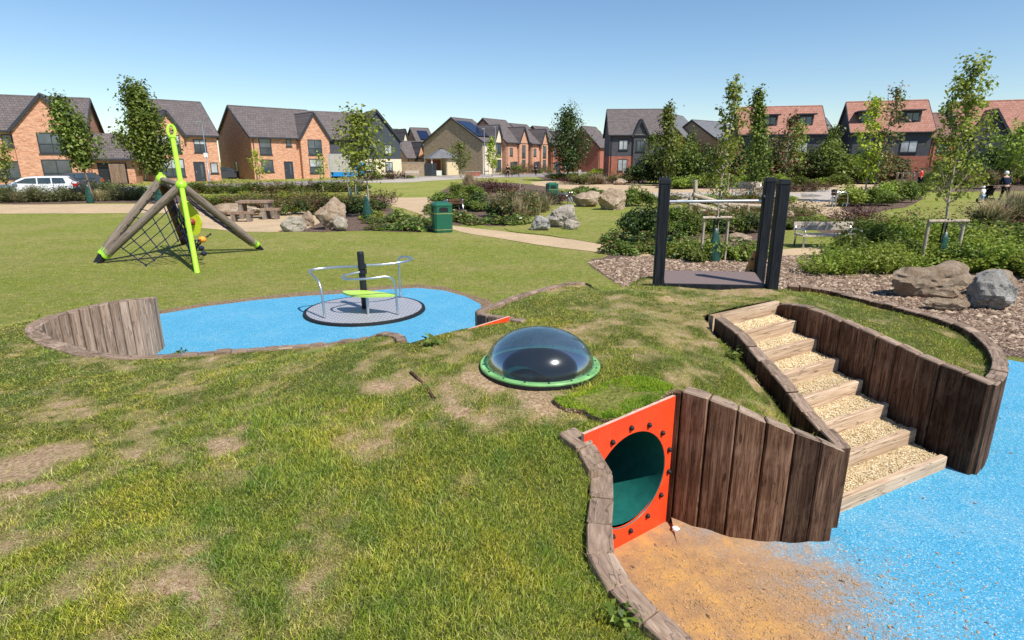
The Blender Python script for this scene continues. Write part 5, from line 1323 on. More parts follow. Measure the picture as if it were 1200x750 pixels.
def weed(x, y, z, s, label):
    r_ = np.random.default_rng(int(x*100+999)); n = 46
    a = r_.uniform(0,6.28,n); rad = r_.uniform(0,.10,n); C = np.c_[np.cos(a)*rad, np.sin(a)*rad, r_.uniform(.01,.12,n)]; Nn = np.c_[np.cos(a)*.5, np.sin(a)*.5, np.full(n,.8)]
    o = link('weed', leaves_mesh('weed', C, Nn, .035, M['leaf_mid'], r_, 1.5), None, (x,y,z), scale=(s,s,s)); tag(o, label, 'weed')
for px,py,zz,s,l in [(503,408,.84,1.1,'leafy weed at the timber edge just left of the far red board'),(728,728,.52,.8,'broad leaved weed in the grass at the bottom by the timber edging'),(862,418,.82,.8,'leafy weed against the low step wall'),(46,384,.55,1.2,'leafy weed at the left tip of the horseshoe wall'),(212,416,.58,.7,'small weed on the near edge of the left blue surface')]:
    p = gp(px,py,zz); weed(p.x, p.y, zz-.03, s, l)

# ================================================================ STAKES AND BAGS
def stakes(px, fy, wpx, top, label, Y=None, bag=True, bags='dark green watering bag hanging on the tree in the near stake frame', rr=.032, off_=0):
    p = gp(px, fy)
    if Y: p = Vector((at(px,Y,g(Y)),Y,g(Y)))
    H = hz(top,p.y)-p.z; wm = wpx/FPX*p.y*cos(PITCH)
    e = empty('stake_frame', (p.x,p.y,p.z)); tag(e, label, 'tree stake')
    for s in (-1,1):
        MB().tube([(0,0,-.1),(0,0,H)], rr, 9).build('stake', M['wood_stake'], e, smooth=True, loc=(s*wm/2,0,0))
    o = MB().tube([(-wm/2-.06,-rr*1.6,H-.02),(wm/2+.06,-rr*1.6,H-.01)], rr*1.05, 9).build('crossbar', M['wood_stake'], e, smooth=True)
    MB().tube([(off_-.03,-rr*2.6,H+.03),(off_-.03,.05,H-.03),(off_-.03,.05,H*.5)], .018, 5).build('tie', M['strap'], e)
    MB().tube([(off_+.05,-rr*2.6,H+.03),(off_+.06,.05,H-.06),(off_+.05,.05,H*.5)], .018, 5).build('tie', M['strap'], e)
    if bag: wbag(p.x+off_, p.y-.06, p.z, H*.72, bags)
    return e
def wbag(x, y, z, h, label):
    e = empty('watering_bag', (x,y,z)); tag(e, label, 'watering bag')
    b = MB(); n = 14; prof = [(.0,.19,.13),(.12,.21,.15),(.35,.19,.13),(.6,.14,.09),(.85,.09,.06),(1,.05,.04)]; V = []; F = []
    for i,(t,rx,ry) in enumerate(prof):
        for k in range(n):
            a = 2*pi*k/n; w_ = 1+.12*sin(a*3+i); V.append((rx*cos(a)*w_*h, ry*sin(a)*w_*h, t*h+.01))
    for i in range(len(prof)-1):
        for k in range(n): q = i*n+k; r_ = i*n+(k+1)%n; F.append((q,r_,r_+n,q+n))
    F.append(tuple(len(V)-n+k for k in range(n)))
    b.add(V,F).build('bag', M['bag'], e, smooth='all')
    MB().lathe([(.045*h,h*.96),(.04*h,h*1.0),(.02*h,h*1.03)], 10).build('fill_flap', M['white'], e, smooth=True)
stakes(835,306,29,254,'pale stake frame round the sparse tree behind the deck', off_=0)
stakes(1099,312,42,258,'leaning pale stake frame behind the sandstone boulder', off_=.0, bags='dark green watering bag behind the sandstone boulder', rr=.038)
stakes(1031,238,15,219,'small stake frame holding the paired trees', bags='dark watering bag on the paired trees', rr=.05)
stakes(878,236,8,216,'narrow stake frame behind the right deck posts', bags='dark watering bag behind the steel bar', rr=.05)
stakes(848,224,9,204,'small stake frame right of the sparse tree trunk', bags='dark watering bag by the long hedge', rr=.05)
for px,fy,wp,tp_,l in [(761,211,6,200,'far stake frame right of the grey house'),(791,208,6,193,'far stake frame behind the left deck post'),(807,210,8,197,'far stake frame left of the sparse tree'),(920,216,9,204,'far stake frame right of the black posts'),(927,212,8,195,'second far stake frame right of the black posts'),(972,207,8,197,'far stake frame before the tall bushes')]:
    stakes(px,fy,wp,tp_,l,bag=False,rr=.06)
for px,fy,h,l in [(431,258,1.0,'green watering bag on the yellow green tree by the left bed'),(106,238,1.0,'green watering bag at the foot of the leaning tree by the first house'),(411,236,.8,'small dark watering bag on a thin sapling'),(418,229,.7,'second small dark watering bag on a sapling'),(188,240,1.3,'green watering bag glimpsed behind the climbing frame logs'),(762,211,1.1,'grey watering bag right of the grey house')]:
    p = gp(px,fy); wbag(p.x,p.y,p.z,h,l)
# ================================================================ BOULDERS
def rock(px, fy, wpx, hpx, m, label, seed, depth=.8, yaw=0, sink=.14, name='boulder'):
    p = gp(px, fy); k = FPX/(p.y*cos(PITCH)); wm = wpx/k; hm = hpx/k
    o = link(name, rock_mesh(name, seed, (wm*.56, wm*.5*depth, hm*.62), M[m]), None, (p.x, p.y+wm*.4*depth, p.z+hm*.5-hm*sink*.3), (0,0,yaw)); tag(o, label, 'boulder'); return o
o = rock(1101,352,100,46,'rock','big tan sandstone boulder with a hollow top on the mulch at the right',3,.55)
for v in o.data.vertices:
    sx_ = v.co.x/.9; v.co.z *= 1-.30*math.exp(-((sx_+.05)/.28)**2)*(v.co.z > 0)-.12*(sx_ < -.2); v.co.z += .03*noise.fractal(v.co*2.5,1,2,4); v.co.y += .05*noise.fractal(v.co*1.7+Vector((4,0,0)),1,2,4)
rock(1172,366,62,46,'rockgrey','lichen spotted grey boulder at the right edge',12,.9)
rock(1170,350,52,34,'rock','tan boulder half hidden behind the lichen spotted one',21,.8)
rock(1114,366,50,17,'rock','flat low slab stone in front of the big sandstone boulder',31,.5)
rock(386,270,37,35,'rock','large upright pale boulder by the picnic tables',4,.8,.2)
rock(342,272,30,20,'rockpale','low pale boulder left of the upright one',9,.8)
rock(360,266,17,18,'rock','small brown boulder tucked between the two pale ones',15,.8)
rock(398,271,20,16,'rockpale','small pale stone against the foot of the upright boulder',17,.7)
rock(660,268,40,26,'rockpale','pale rounded boulder on the green verge',6,.8)
rock(634,271,26,16,'rockgrey','small grey white boulder at the left of the verge group',13,.8)
rock(670,270,22,13,'rockpale','low brown white stone at the front of the verge group',26,.8)
rock(690,243,34,18,'rock','brown boulder in shade on the far side of the verge',10,.9)
rock(719,247,38,25,'rock','sloping tan wedge boulder on the verge',23,.7,.3)
rock(272,254,66,14,'rock','long low sandstone outcrop behind the picnic tables',33,.5)
rock(728,217,18,7,'rock','far reddish boulder at the end of the far bed',29,.7)
rock(795,256,24,14,'rock','tan boulder seen between the left deck post and stake frame',35,.7)
rock(870,284,30,10,'rock','flat tan stone behind the deck',36,.7)
rock(924,262,22,14,'rock','rounded tan stone right of the black posts',37,.7)
# ================================================================ HOUSES
def slab(m, pts, t):
    P = [Vector(p) for p in pts]; n = (P[1]-P[0]).cross(P[-1]-P[0]).normalized()
    if n.z < 0: P.reverse(); n = -n
    k = len(P); m.add(P+[p+n*t for p in P], [tuple(range(k))[::-1], tuple(range(k,2*k))]+[(i,(i+1)%k,(i+1)%k+k,i+k) for i in range(k)])
def window(e, face, u, z, w, h, fr='frame', pane='pane', split=2, trans=0, name='window', low=0):
    """face: (origin, ux, out) local; u along face, z sill height"""
    O_, U, Nn = face; O_ = Vector(O_); U = Vector(U); Nn = Vector(Nn); Z = Vector((0,0,1))
    def pt(a, b, o): return O_+U*a+Z*b+Nn*o
    m = MB(); T = .09
    def fb(a0,b0,a1,b1,o0=-.05,o1=.03):
        V = [pt(a,b,o) for o in (o0,o1) for a,b in ((a0,b0),(a1,b0),(a1,b1),(a0,b1))]
        m.add(V, [(0,1,2,3),(7,6,5,4),(0,4,5,1),(1,5,6,2),(2,6,7,3),(3,7,4,0)])
    fb(u,z,u+w,z+T); fb(u,z+h-T,u+w,z+h); fb(u,z+T,u+T,z+h-T); fb(u+w-T,z+T,u+w,z+h-T)
    for i in range(1,split): c = u+w*i/split; fb(c-T*.4,z+T,c+T*.4,z+h-T)
    if low: fb(u+T,z+low-T*.5,u+w-T,z+low+T*.5,-.05,.028)
    f = m.build(name, M[fr], e)
    z0 = z+T if not low else z+low
    g_ = MB(); g_.add([pt(u+T*.5,z0,.006),pt(u+w-T*.5,z0,.006),pt(u+w-T*.5,z+h-T*.5,.006),pt(u+T*.5,z+h-T*.5,.006)], [(0,1,2,3)]); g_.build('pane', M[pane], f)
    if low: g2 = MB(); g2.add([pt(u+T*.5,z+T*.5,.009),pt(u+w-T*.5,z+T*.5,.009),pt(u+w-T*.5,z+low,.009),pt(u+T*.5,z+low,.009)], [(0,1,2,3)]); g2.build('lower_panel', M['panedark'], f)
    if name == 'window':
        s = MB(); V = [pt(a,b,o) for o in (.0,.09) for a,b in ((u-.08,z-.09),(u+w+.08,z-.09),(u+w+.08,z-.002),(u-.08,z-.002))]
        s.add(V, [(0,1,2,3),(7,6,5,4),(0,4,5,1),(1,5,6,2),(2,6,7,3),(3,7,4,0)]); s.build('sill', M['frame'], f)
    return f
def door(e, face, u, w=1.0, h=2.1, m='door', glass=True, name='door'):
    O_, U, Nn = [Vector(q) for q in face]; Z = Vector((0,0,1))
    def pb(mm, a0,b0,a1,b1,o0,o1):
        V = [O_+U*a+Z*b+Nn*o for o in (o0,o1) for a,b in ((a0,b0),(a1,b0),(a1,b1),(a0,b1))]
        mm.add(V, [(0,1,2,3),(7,6,5,4),(0,4,5,1),(1,5,6,2),(2,6,7,3),(3,7,4,0)])
    mm = MB(); pb(mm,u,.02,u+w,h,-.05,.02); d = mm.build(name, M[m], e)
    if glass: mm = MB(); pb(mm,u+w*.62,.5,u+w*.82,h-.25,.02,.026); mm.build('pane', M['pane'], d)
    mm = MB(); pb(mm,u+w*.1,1.0,u+w*.16,1.15,.02,.07); mm.build('handle', M['steel'], d)
    fm = MB(); pb(fm,u-.08,.0,u,h+.08,-.04,.035); pb(fm,u+w,.0,u+w+.08,h+.08,-.04,.035); pb(fm,u,h,u+w,h+.08,-.04,.035); fm.build('frame', M['frame'], d)
def garage(e, face, u, w, h):
    O_, U, Nn = [Vector(q) for q in face]; Z = Vector((0,0,1)); d = None
    for i in range(6):
        V = [O_+U*a+Z*b+Nn*o for o in (-.05,.02+.004*(i%2)) for a,b in ((u,h*i/6+.01),(u+w,h*i/6+.01),(u+w,h*(i+1)/6-.01),(u,h*(i+1)/6-.01))]
        mm = MB().add(V, [(0,1,2,3),(7,6,5,4),(0,4,5,1),(1,5,6,2),(2,6,7,3),(3,7,4,0)])
        if d is None: d = mm.build('garage_door', M['garage'], e)
        else: mm.build('panel', M['garage'], d)
def wall_body(m, x0, x1, y0, y1, z0, z1, pk=None, axis='x'):
    V = [(x0,y0,z0),(x1,y0,z0),(x1,y1,z0),(x0,y1,z0),(x0,y0,z1),(x1,y0,z1),(x1,y1,z1),(x0,y1,z1)]
    F = [(0,1,5,4),(2,3,7,6)]
    if pk is None: F += [(1,2,6,5),(3,0,4,7)]
    elif axis == 'x':
        V += [(x0,(y0+y1)/2,pk),(x1,(y0+y1)/2,pk)]; F += [(1,2,6,9,5),(3,0,4,8,7)]
    else:
        V += [((x0+x1)/2,y0,pk),((x0+x1)/2,y1,pk)]; F = [(0,1,5,8,4),(2,3,7,9,6),(1,2,6,5),(3,0,4,7)]
    m.add(V, F)
def gable_roof(e, x0, x1, y0, y1, ze, zr, m, axis='x', ov=.3, og=.25, t=.14, fascia=True):
    """roof slabs with bargeboards and gutters"""
    b = MB(); f = MB()
    if axis == 'x':
        yc = (y0+y1)/2; k = (zr-ze)/(yc-y0); za = ze-ov*k; A = (x0-og); B = x1+og
        slab(b, [(A,y0-ov,za),(B,y0-ov,za),(B,yc,zr),(A,yc,zr)], t); slab(b, [(B,y1+ov,za),(A,y1+ov,za),(A,yc,zr),(B,yc,zr)], t)
        for X in (A-.02,B+.02):
            f.bar((X,y0-ov-.02,za+.03),(X,yc,zr+.05),.06,.24); f.bar((X,yc,zr+.05),(X,y1+ov+.02,za+.03),.06,.24)
        f.bar((A,y0-ov-.06,za+.02),(B,y0-ov-.06,za+.02),.12,.12)
    else:
        xc = (x0+x1)/2; k = (zr-ze)/(xc-x0); za = ze-ov*k; A = y0-og; B = y1
        slab(b, [(x0-ov,A,za),(x0-ov,B,za),(xc,B,zr),(xc,A,zr)], t); slab(b, [(x1+ov,B,za),(x1+ov,A,za),(xc,A,zr),(xc,B,zr)], t)
        f.bar((x0-ov-.02,A-.02,za+.03),(xc,A-.02,zr+.05),.06,.26); f.bar((xc,A-.02,zr+.05),(x1+ov+.02,A-.02,za+.03),.06,.26)
        f.bar((x0-ov-.06,A,za+.02),(x0-ov-.06,B*.5+A*.5,za+.02),.1,.1)
    r = b.build('roof', M[m], e); f.build('bargeboard', M['frame'], r)
    rd = MB()
    if axis == 'x': rd.tube([(x0-og,(y0+y1)/2,zr+t*.9),(x1+og,(y0+y1)/2,zr+t*.9)], .12, 6)
    else: rd.tube([((x0+x1)/2,y0-og,zr+t*.9),((x0+x1)/2,y1,zr+t*.9)], .11, 6)
    rd.build('ridge_tiles', M[m], r)
    return r
def house(label, pxL, pxR, Y, deg, d, ze, zr, wm, rm, gables=(), wins=(), doors=(), lower=None, swins=(), category='house', name='house', w=None, zb=None, group=None):
    th = radians(deg); X = at(pxL, Y, .3)
    if w is None:
        lo, hi = .5, 60
        for _ in range(50):
            w = (lo+hi)/2; x = X+w*cos(th); y = Y+w*sin(th)
            if 600+x/(y*cos(PITCH)+.55)*FPX < pxR: lo = w
            else: hi = w
    zb = g(Y) if zb is None else zb
    e = empty(name, (X, Y, zb), th); tag(e, label, category, group)
    print('house', label[:30], 'w=%.1f'%w)
    m = MB(); wall_body(m, 0, w, 0, d, -.6, ze, zr, 'x')
    m.build('wall', M[wm], e)
    if lower:
        m2 = MB(); wall_body(m2, -.03, w+.03, -.03, d+.03, -.6, lower[1]); m2.add([(-.03,-.03,lower[1]),(w+.03,-.03,lower[1]),(w+.03,d+.03,lower[1]),(-.03,d+.03,lower[1])], [(0,1,2,3)]); m2.build('lower_wall', M[lower[0]], e)
    gable_roof(e, 0, w, 0, d, ze, zr, rm)
    for gg in gables:
        f0, f1, pr_, pk = gg[:4]; gm = gg[4] if len(gg) > 4 else wm
        x0, x1 = f0*w, f1*w; m = MB(); wall_body(m, x0, x1, -pr_, d*.4, -.6, ze, pk, 'y'); m.build('gable_wall', M[gm], e)
        gable_roof(e, x0, x1, -pr_, d*.5, ze, pk, rm, 'y', .22, .22)
        if len(gg) > 5 and gg[5]:
            m = MB(); wall_body(m, x0-.03, x1+.03, -pr_-.03, 0, -.6, lower[1]); m.build('lower_wall', M[gg[5]], e)
    def face(u):
        for gg in gables:
            if gg[0] <= u <= gg[1]: return ((0,-gg[2]-(.03 if lower else 0),0),(1,0,0),(0,-1,0))
        return ((0,-.03 if lower else 0,0),(1,0,0),(0,-1,0))
    for ws in wins:
        u, z, ww, hh = ws[:4]; kw = ws[4] if len(ws) > 4 else {}
        window(e, face(u), u*w-ww/2, z, ww, hh, **kw)
    for ds in doors:
        u, kind = ds[:2]
        if kind == 'g': garage(e, face(u), u*w-ds[2]/2, ds[2], 2.15)
        else: door(e, face(u), u*w-.5, **(ds[2] if len(ds) > 2 else {}))
    for s in swins:   # on the left gable: distance from front, sill, w, h
        window(e, ((-.03 if lower else 0,d,0),(0,-1,0),(-1,0,0)), d-s[0], s[1], s[2], s[3], **(s[4] if len(s) > 4 else {}))
    # downpipe
    MB().tube([(.25,-.08,0),(.25,-.08,ze-.25)], .045, 6).build('downpipe', M['frame'], e)
    return e, w
PB = dict(pane='panepale'); LOW = dict(low=.85); LP2 = dict(low=.85, pane='panepale')
h1, w1 = house('large brick house at the far left with a front gable and grey tile roof', -70, 109, 54, 26, 10.5, 5.1, 8.4, 'brick', 'roof',
  gables=[(.53,.995,.5,8.2)], wins=[(.48,3.6,.8,1.1,dict(split=1)),(.45,.7,1.8,1.6),(.15,.7,1.8,1.6),(.15,3.3,1.5,1.2),(.78,.45,2.3,2.0,dict(low=.7)),(.78,3.0,2.2,1.9,LOW)])
def side_garage(e, x0, wd, d, ze, zr, y0, wm='brick'):
    m = MB(); wall_body(m, x0, x0+wd, y0, y0+d, -.6, ze, None); m.build('garage_wall', M[wm], e)
    b = MB(); slab(b, [(x0-.3,y0-.5,ze-.1),(x0+wd+.3,y0-.5,ze-.1),(x0+wd*.75,y0+d*.5,zr),(x0-.3,y0+d*.5,zr)], .12); slab(b, [(x0+wd+.3,y0-.5,ze-.1),(x0+wd+.3,y0+d,ze-.1),(x0+wd*.75,y0+d*.5,zr)], .12)
    b.build('garage_roof', M['roof'], e); b = MB(); b.bar((x0-.3,y0-.55,ze-.05),(x0+wd+.35,y0-.55,ze-.05),.1,.2); b.build('gutter', M['frame'], e)
    garage(e, ((0,y0,0),(1,0,0),(0,-1,0)), x0+.45, wd-1.1, 2.15)
side_garage(h1, w1+.03, 3.6, 6, 2.5, 5.0, .8)
house('brick house behind the dense tree with its dark gable end to the left', 186, 260, 65, 41, 11.5, 5.1, 8.9, 'brick', 'roof',
  gables=[(.02,.46,.45,7.4)], wins=[(.22,.6,2.5,1.9,LP2),(.22,3.1,2.3,1.9,LP2),(.72,3.2,1.3,1.4,LP2),(.90,.9,.8,1.2,dict(split=1,pane='panepale'))], doors=[(.66,'d')], swins=[(3,3.4,.9,1.1,dict(split=1)),(7.5,.1,1.0,2.1,dict(split=1))])
house('wide brick house with a right hand front gable and charcoal front door', 299, 387, 73, 44, 11.5, 5.1, 8.8, 'brick', 'roof',
  gables=[(.60,.995,.6,8.1)], wins=[(.17,3.0,1.5,1.9,dict(split=1,low=.8)),(.47,4.0,.7,.9,dict(split=1)),(.17,.9,1.5,1.5,dict(split=1)),(.79,3.0,1.9,1.9,dict(low=.8)),(.79,.7,1.9,1.8,dict(low=.8,pane='panepale'))], doors=[(.44,'d')], swins=[(6.2,.1,1.0,2.1,dict(split=1))])
# house with the clad gable facing the park
def clad_house():
    e, w = house('house with a dark grey clad gable over cream brick beside the blue van', 372, 470, 82, 30, 9.0, 5.1, 6.3, 'claddark', 'roof', lower=('cream',2.5), gables=[(.45,.995,.5,9.0,'clad','cream')],
      wins=[(.58,3.2,1.1,1.2,PB),(.84,3.2,1.1,1.3,PB),(.6,.8,1.1,1.3,PB),(.84,.8,1.1,1.3,PB),(.12,3.2,.9,1.3)], doors=[(.3,'g',3.2)])
    b = MB(); slab(b, [(-.3,-.35,5.0),(w*.72,-.35,5.0),(w*.72,3.6,8.9),(-.0,3.6,8.9)], .14); b.build('roof', M['roof'], e)
clad_house()
# far left cluster behind
house('small cream gabled house far behind with solar panel', 462, 481, 118, 40, 9, 4.9, 8.4, 'cream', 'roof', gables=[(.45,.99,.4,8.2)], wins=[(.72,3.2,1,1.2)])
house('low brick house with a hipped front left of the stone gable', 478, 499, 112, 35, 8, 2.9, 5.8, 'brick', 'roof', gables=[(.5,.99,.4,5.6)], wins=[(.25,.8,1.2,1.2)])
hs, ws_ = house('far house with a solar panel on its roof left of the stone gable', 493, 512, 122, 30, 9, 5.0, 8.8, 'brick', 'roof', wins=[(.6,3.3,1,1.2)])
MB().bar((ws_*.55,1.3,6.55),(ws_*.55,3.6,8.35),ws_*.6,.08,(0,-.8,1)).build('solar_panel', M['solar'], hs)
# stone gable house: gable end to the left, cream front
es, ws2 = house('house with a broad brown stone gable, cream front and rooftop solar panels', 566, 588, 104, 58, 13.2, 5.5, 9.5, 'stonewall', 'roof',
   gables=[(.52,.97,.35,8.3,'cream')], wins=[(.2,3.3,1,1.5,dict(split=1)),(.2,.6,1,1.6),(.74,3.0,1.7,2.2,dict(low=.8)),(.74,.5,1.7,2.0,dict(low=.8))], swins=[(9.5,3.4,.9,1.1,dict(split=1))])
MB().box((ws2*.25,-.012,2.6),(ws2*.5,.05,5.9)).build('cream_front', M['cream'], es)
MB().bar((ws2*.35,.9,6.45),(ws2*.35,5.6,9.1),ws2*.68,.1,(0,-.6,1)).build('solar_panel', M['solar'], es)
TW = [(.25,3.2,.9,1.4,dict(split=1)),(.28,.6,1.1,1.5,dict(split=1)),(.76,2.9,1.2,2.2,dict(low=.8)),(.76,.4,1.2,2.1,dict(low=.8))]
for (l,r,Y,dg,ze,zr,wm,lab) in [(593,617,108,56,5.6,9.6,'brick','first red brick terraced house right of the stone gable'),(622,640,116,54,5.6,9.2,'brick','second red brick terraced house with a tall narrow front gable'),
   (646,662,124,50,5.6,9.2,'brickred','terraced house half hidden by the lone dark tree'),(672,690,132,45,5.2,8.8,'brickred','terraced house right of the lone dark tree')]:
    house(lab, l, r, Y, dg, 10, ze, zr, wm, 'roof', gables=[(.55,.99,.4,8.2)], wins=TW, doors=[(.45,'d')], group='terraced houses along the far street')
house('far grey clad house with cream ground floor in the terrace', 690, 711, 138, 20, 9, 5.4, 9.0, 'clad', 'roofgrey', lower=('cream',2.5), gables=[(.3,.95,.3,8.0)], wins=[(.5,3.1,1.3,1.8),(.8,3.1,1.3,1.8),(.2,.7,1,1.4),(.6,.7,1,1.4)])
house('far brick house with its gable left of the big dark house', 701, 716, 128, 50, 9, 5.2, 9.4, 'brickred', 'roof', wins=[(.5,3.1,1.3,1.8)])
# big dark clad house
house('big charcoal clad house over red brick with a long grey roof', 713, 785, 88, -4, 9.5, 6.0, 9.6, 'claddark', 'roof', lower=('brickred',2.9), gables=[(.38,.60,.25,7.9)],
   wins=[(.22,3.8,1.3,1.4,PB),(.49,3.6,1.2,1.5),(.22,.8,1.4,1.7,PB),(.8,3.8,1.3,1.4)], doors=[(.5,'d')])
# red gable house
house('red brick house showing its gable and sloping grey roof right of the charcoal house', 802, 826, 96, 58, 9.5, 5.4, 9.8, 'brickred', 'roofgrey', wins=[(.5,3,1,1.2)], swins=[(4,3.3,1,1.2)])
house('distant house with a brown gable behind the sparse tree', 838, 874, 96, 40, 10, 5.4, 8.6, 'stonewall', 'roofgrey', wins=[(.5,3.2,1.2,1.4)])
def dormer(e, x, y, z, w_, h_, zr_, slope):
    m = MB(); L = h_/slope
    V = [(x-w_/2,y,z),(x+w_/2,y,z),(x+w_/2,y,z+h_),(x-w_/2,y,z+h_),(x-w_/2,y+L,z+h_),(x+w_/2,y+L,z+h_)]
    m.add(V, [(0,1,2,3),(1,5,2),(0,3,4)]); d = m.build('dormer', M['claddark'], e)
    MB().box((x,y+L/2-.25,z+h_+.08),(w_+.5,L+.7,.14)).build('dormer_roof', M['frame'], d)
    window(e, ((x-w_/2,y,z),(1,0,0),(0,-1,0)), .18, .15, w_-.36, h_-.3, name='window')
def redhouse(label, l, r, Y, dg, d, ze, zr, dorm, lows, wins, gab=()):
    e, w = house(label, l, r, Y, dg, d, ze, zr, 'claddark', 'roofred', lower=lows, wins=wins, gables=gab)
    k = (zr-ze)/(d/2)
    for u in dorm:
        y = 1.1; z = ze+k*y+.1; dormer(e, u*w, y, z, 1.8, 1.3, zr, k)
    return e, w
redhouse('terracotta roofed house with two dormers left of the paired trees', 862, 960, 78, -14, 9, 5.6, 9.0, (.36,.78), ('brickred',2.7), [(.3,3.2,1.4,1.3,PB),(.75,3.2,1.4,1.3,PB)])
redhouse('terracotta roofed house with two dormers over charcoal cladding and red brick', 990, 1083, 74, -18, 9, 5.7, 9.3, (.20,.76), ('brickred',2.8), [(.74,3.2,1.8,1.4,PB),(.7,.5,1.6,1.9)], gab=())
house('lower brown roofed brick house between the two terracotta roofs', 1084, 1112, 72, -4, 8, 5.0, 7.8, 'brickred', 'roofbrown', wins=[(.5,3.2,1.4,1.2,PB)], doors=[(.6,'d')])
redhouse('wide terracotta roofed house at the right edge with a dark front gable', 1112, 1206, 72, -22, 9, 5.4, 9.1, (), ('brickred',2.6), [(.4,3.2,1.6,1.5),(.4,.6,1.8,1.6,PB),(.75,.7,1.8,1.5,PB)], gab=[(.20,.60,.6,7.9,'claddark')])
house('grey roofed low house end between the red roofs', 958, 974, 80, 0, 8, 5.2, 7.8, 'clad', 'roofgrey')
# shelter
def shelter():
    Y = 96; X = at(506,Y,.3); e = empty('garden_shelter', (X,Y,.3), radians(25)); tag(e, 'small shelter with grey hipped roof and cream boarded side before the stone gable', 'shelter')
    w_ = 4.6; d = 3.2; c = (w_/2,d/2)
    b = MB(); P = [(-.4,-.4,2.7),(w_+.4,-.4,2.7),(w_+.4,d+.4,2.7),(-.4,d+.4,2.7),(c[0],c[1],4.2)]
    b.add(P, [(0,1,4),(1,2,4),(2,3,4),(3,0,4),(3,2,1,0)]); b.build('roof', M['roofgrey'], e)
    for x,y in ((.1,.1),(w_-2.0,.1),(.1,d-.1)): MB().tube([(x,y,-.3),(x,y,2.7)], .13, 8).build('post', M['white'] if x < 1 and y < 1 else M['wood_stake'], e)
    MB().box((w_-.95,d/2,1.2),(1.9,d-.1,3.0)).build('store', M['creamboard'], e)
    MB().box((1.3,d-.1,1.1),(2.6,.12,2.9)).build('back_wall', M['brickred'], e)
shelter()
p = gp(512,205.5); b = MB().box((0,0,.3),(1.5,1.1,.9)); o = b.build('utility_box', M['white'], None, loc=(p.x,p.y,p.z)); tag(o, 'low white box on the grass before the shelter', 'box')
def lowwall(l, r, Y, Y2, h, m, label, name='garden_wall'):
    a = Vector((at(l,Y,.3),Y)); b_ = Vector((at(r,Y2,.3),Y2)); MBw = MB(); d = b_-a; L = d.length; th = atan2(d.y,d.x)
    o = MBw.box((L/2,0,h/2-.2),(L,.25,h+.4)).build('wall_body', M[m], None); e = empty(name,(a.x,a.y,g(Y)),th); o.parent = e
    MB().box((L/2,0,h+.04),(L+.06,.33,.08)).build('coping', M['concrete'], e); tag(e, label, 'wall'); return e
lowwall(466, 498, 92, 92, 2.0, 'stonewall', 'brown stone garden wall left of the shelter')
lowwall(546, 563, 93, 93, .6, 'brickred', 'low pinkish brick wall right of the shelter')
def gate(px, w_, Y, h, label, m='frame'):
    X = at(px,Y,.3); e = empty('timber_gate',(X,Y,g(Y))); tag(e,label,'gate')
    for i in range(int(w_/.2)): MB().box((i*.2+.1,0,h/2),(.19,.05,h)).build('board', M[m], e)
gate(498, 1.9, 91.8, 1.9, 'dark gate at the end of the stone garden wall')
gate(131, 1.6, 60, 2.0, 'brown board gate between the first two brick houses', 'wood_grey')
# rail fences
def railfence(l, r, Y, Y2, n, label):
    a = Vector((at(l,Y,.3),Y,g(Y))); b_ = Vector((at(r,Y2,.3),Y2,g(Y2))); e = empty('rail_fence', a); tag(e,label,'fence'); d = b_-a
    for i in range(n+1): q = d*i/n; MB().bar(q-Vector((0,0,.1)), q+Vector((0,0,1.25)), .12, .12).build('post', M['wood_stake'], e)
    for z in (.55,1.15): MB().bar(Vector((0,-.08,z)), d+Vector((0,-.08,z)), .05, .11).build('rail', M['wood_stake'], e)
railfence(1050,1088,58,56,6,'pale rail fence in front of the red brick wall right of the paired trees')
railfence(730,752,80,80,5,'timber rail fence before the charcoal house')
# far wood and horizon trees: one mass each, countable crowns far away
for i,(px,Y,top,wd) in enumerate([(978,88,152,10),(990,92,150,9),(1098,100,130,14),(1112,104,132,12),(1200,100,134,16)]):
    X = at(px,Y,.3); hh = hz(top,Y)-.3
    o = link('broadleaf_tree', BMs['leaf_mid'][i%2], None, (X,Y,.3), (0,0,i), (wd,wd*.8,hh*1.1)); tag(o, ['tree top just right of the two dormer roof','second tree top beside the grey roofed low house','distant tree top above the brown roof','distant green tree top left of the right edge roof','distant tree crown behind the right edge roof'][i], 'tree')

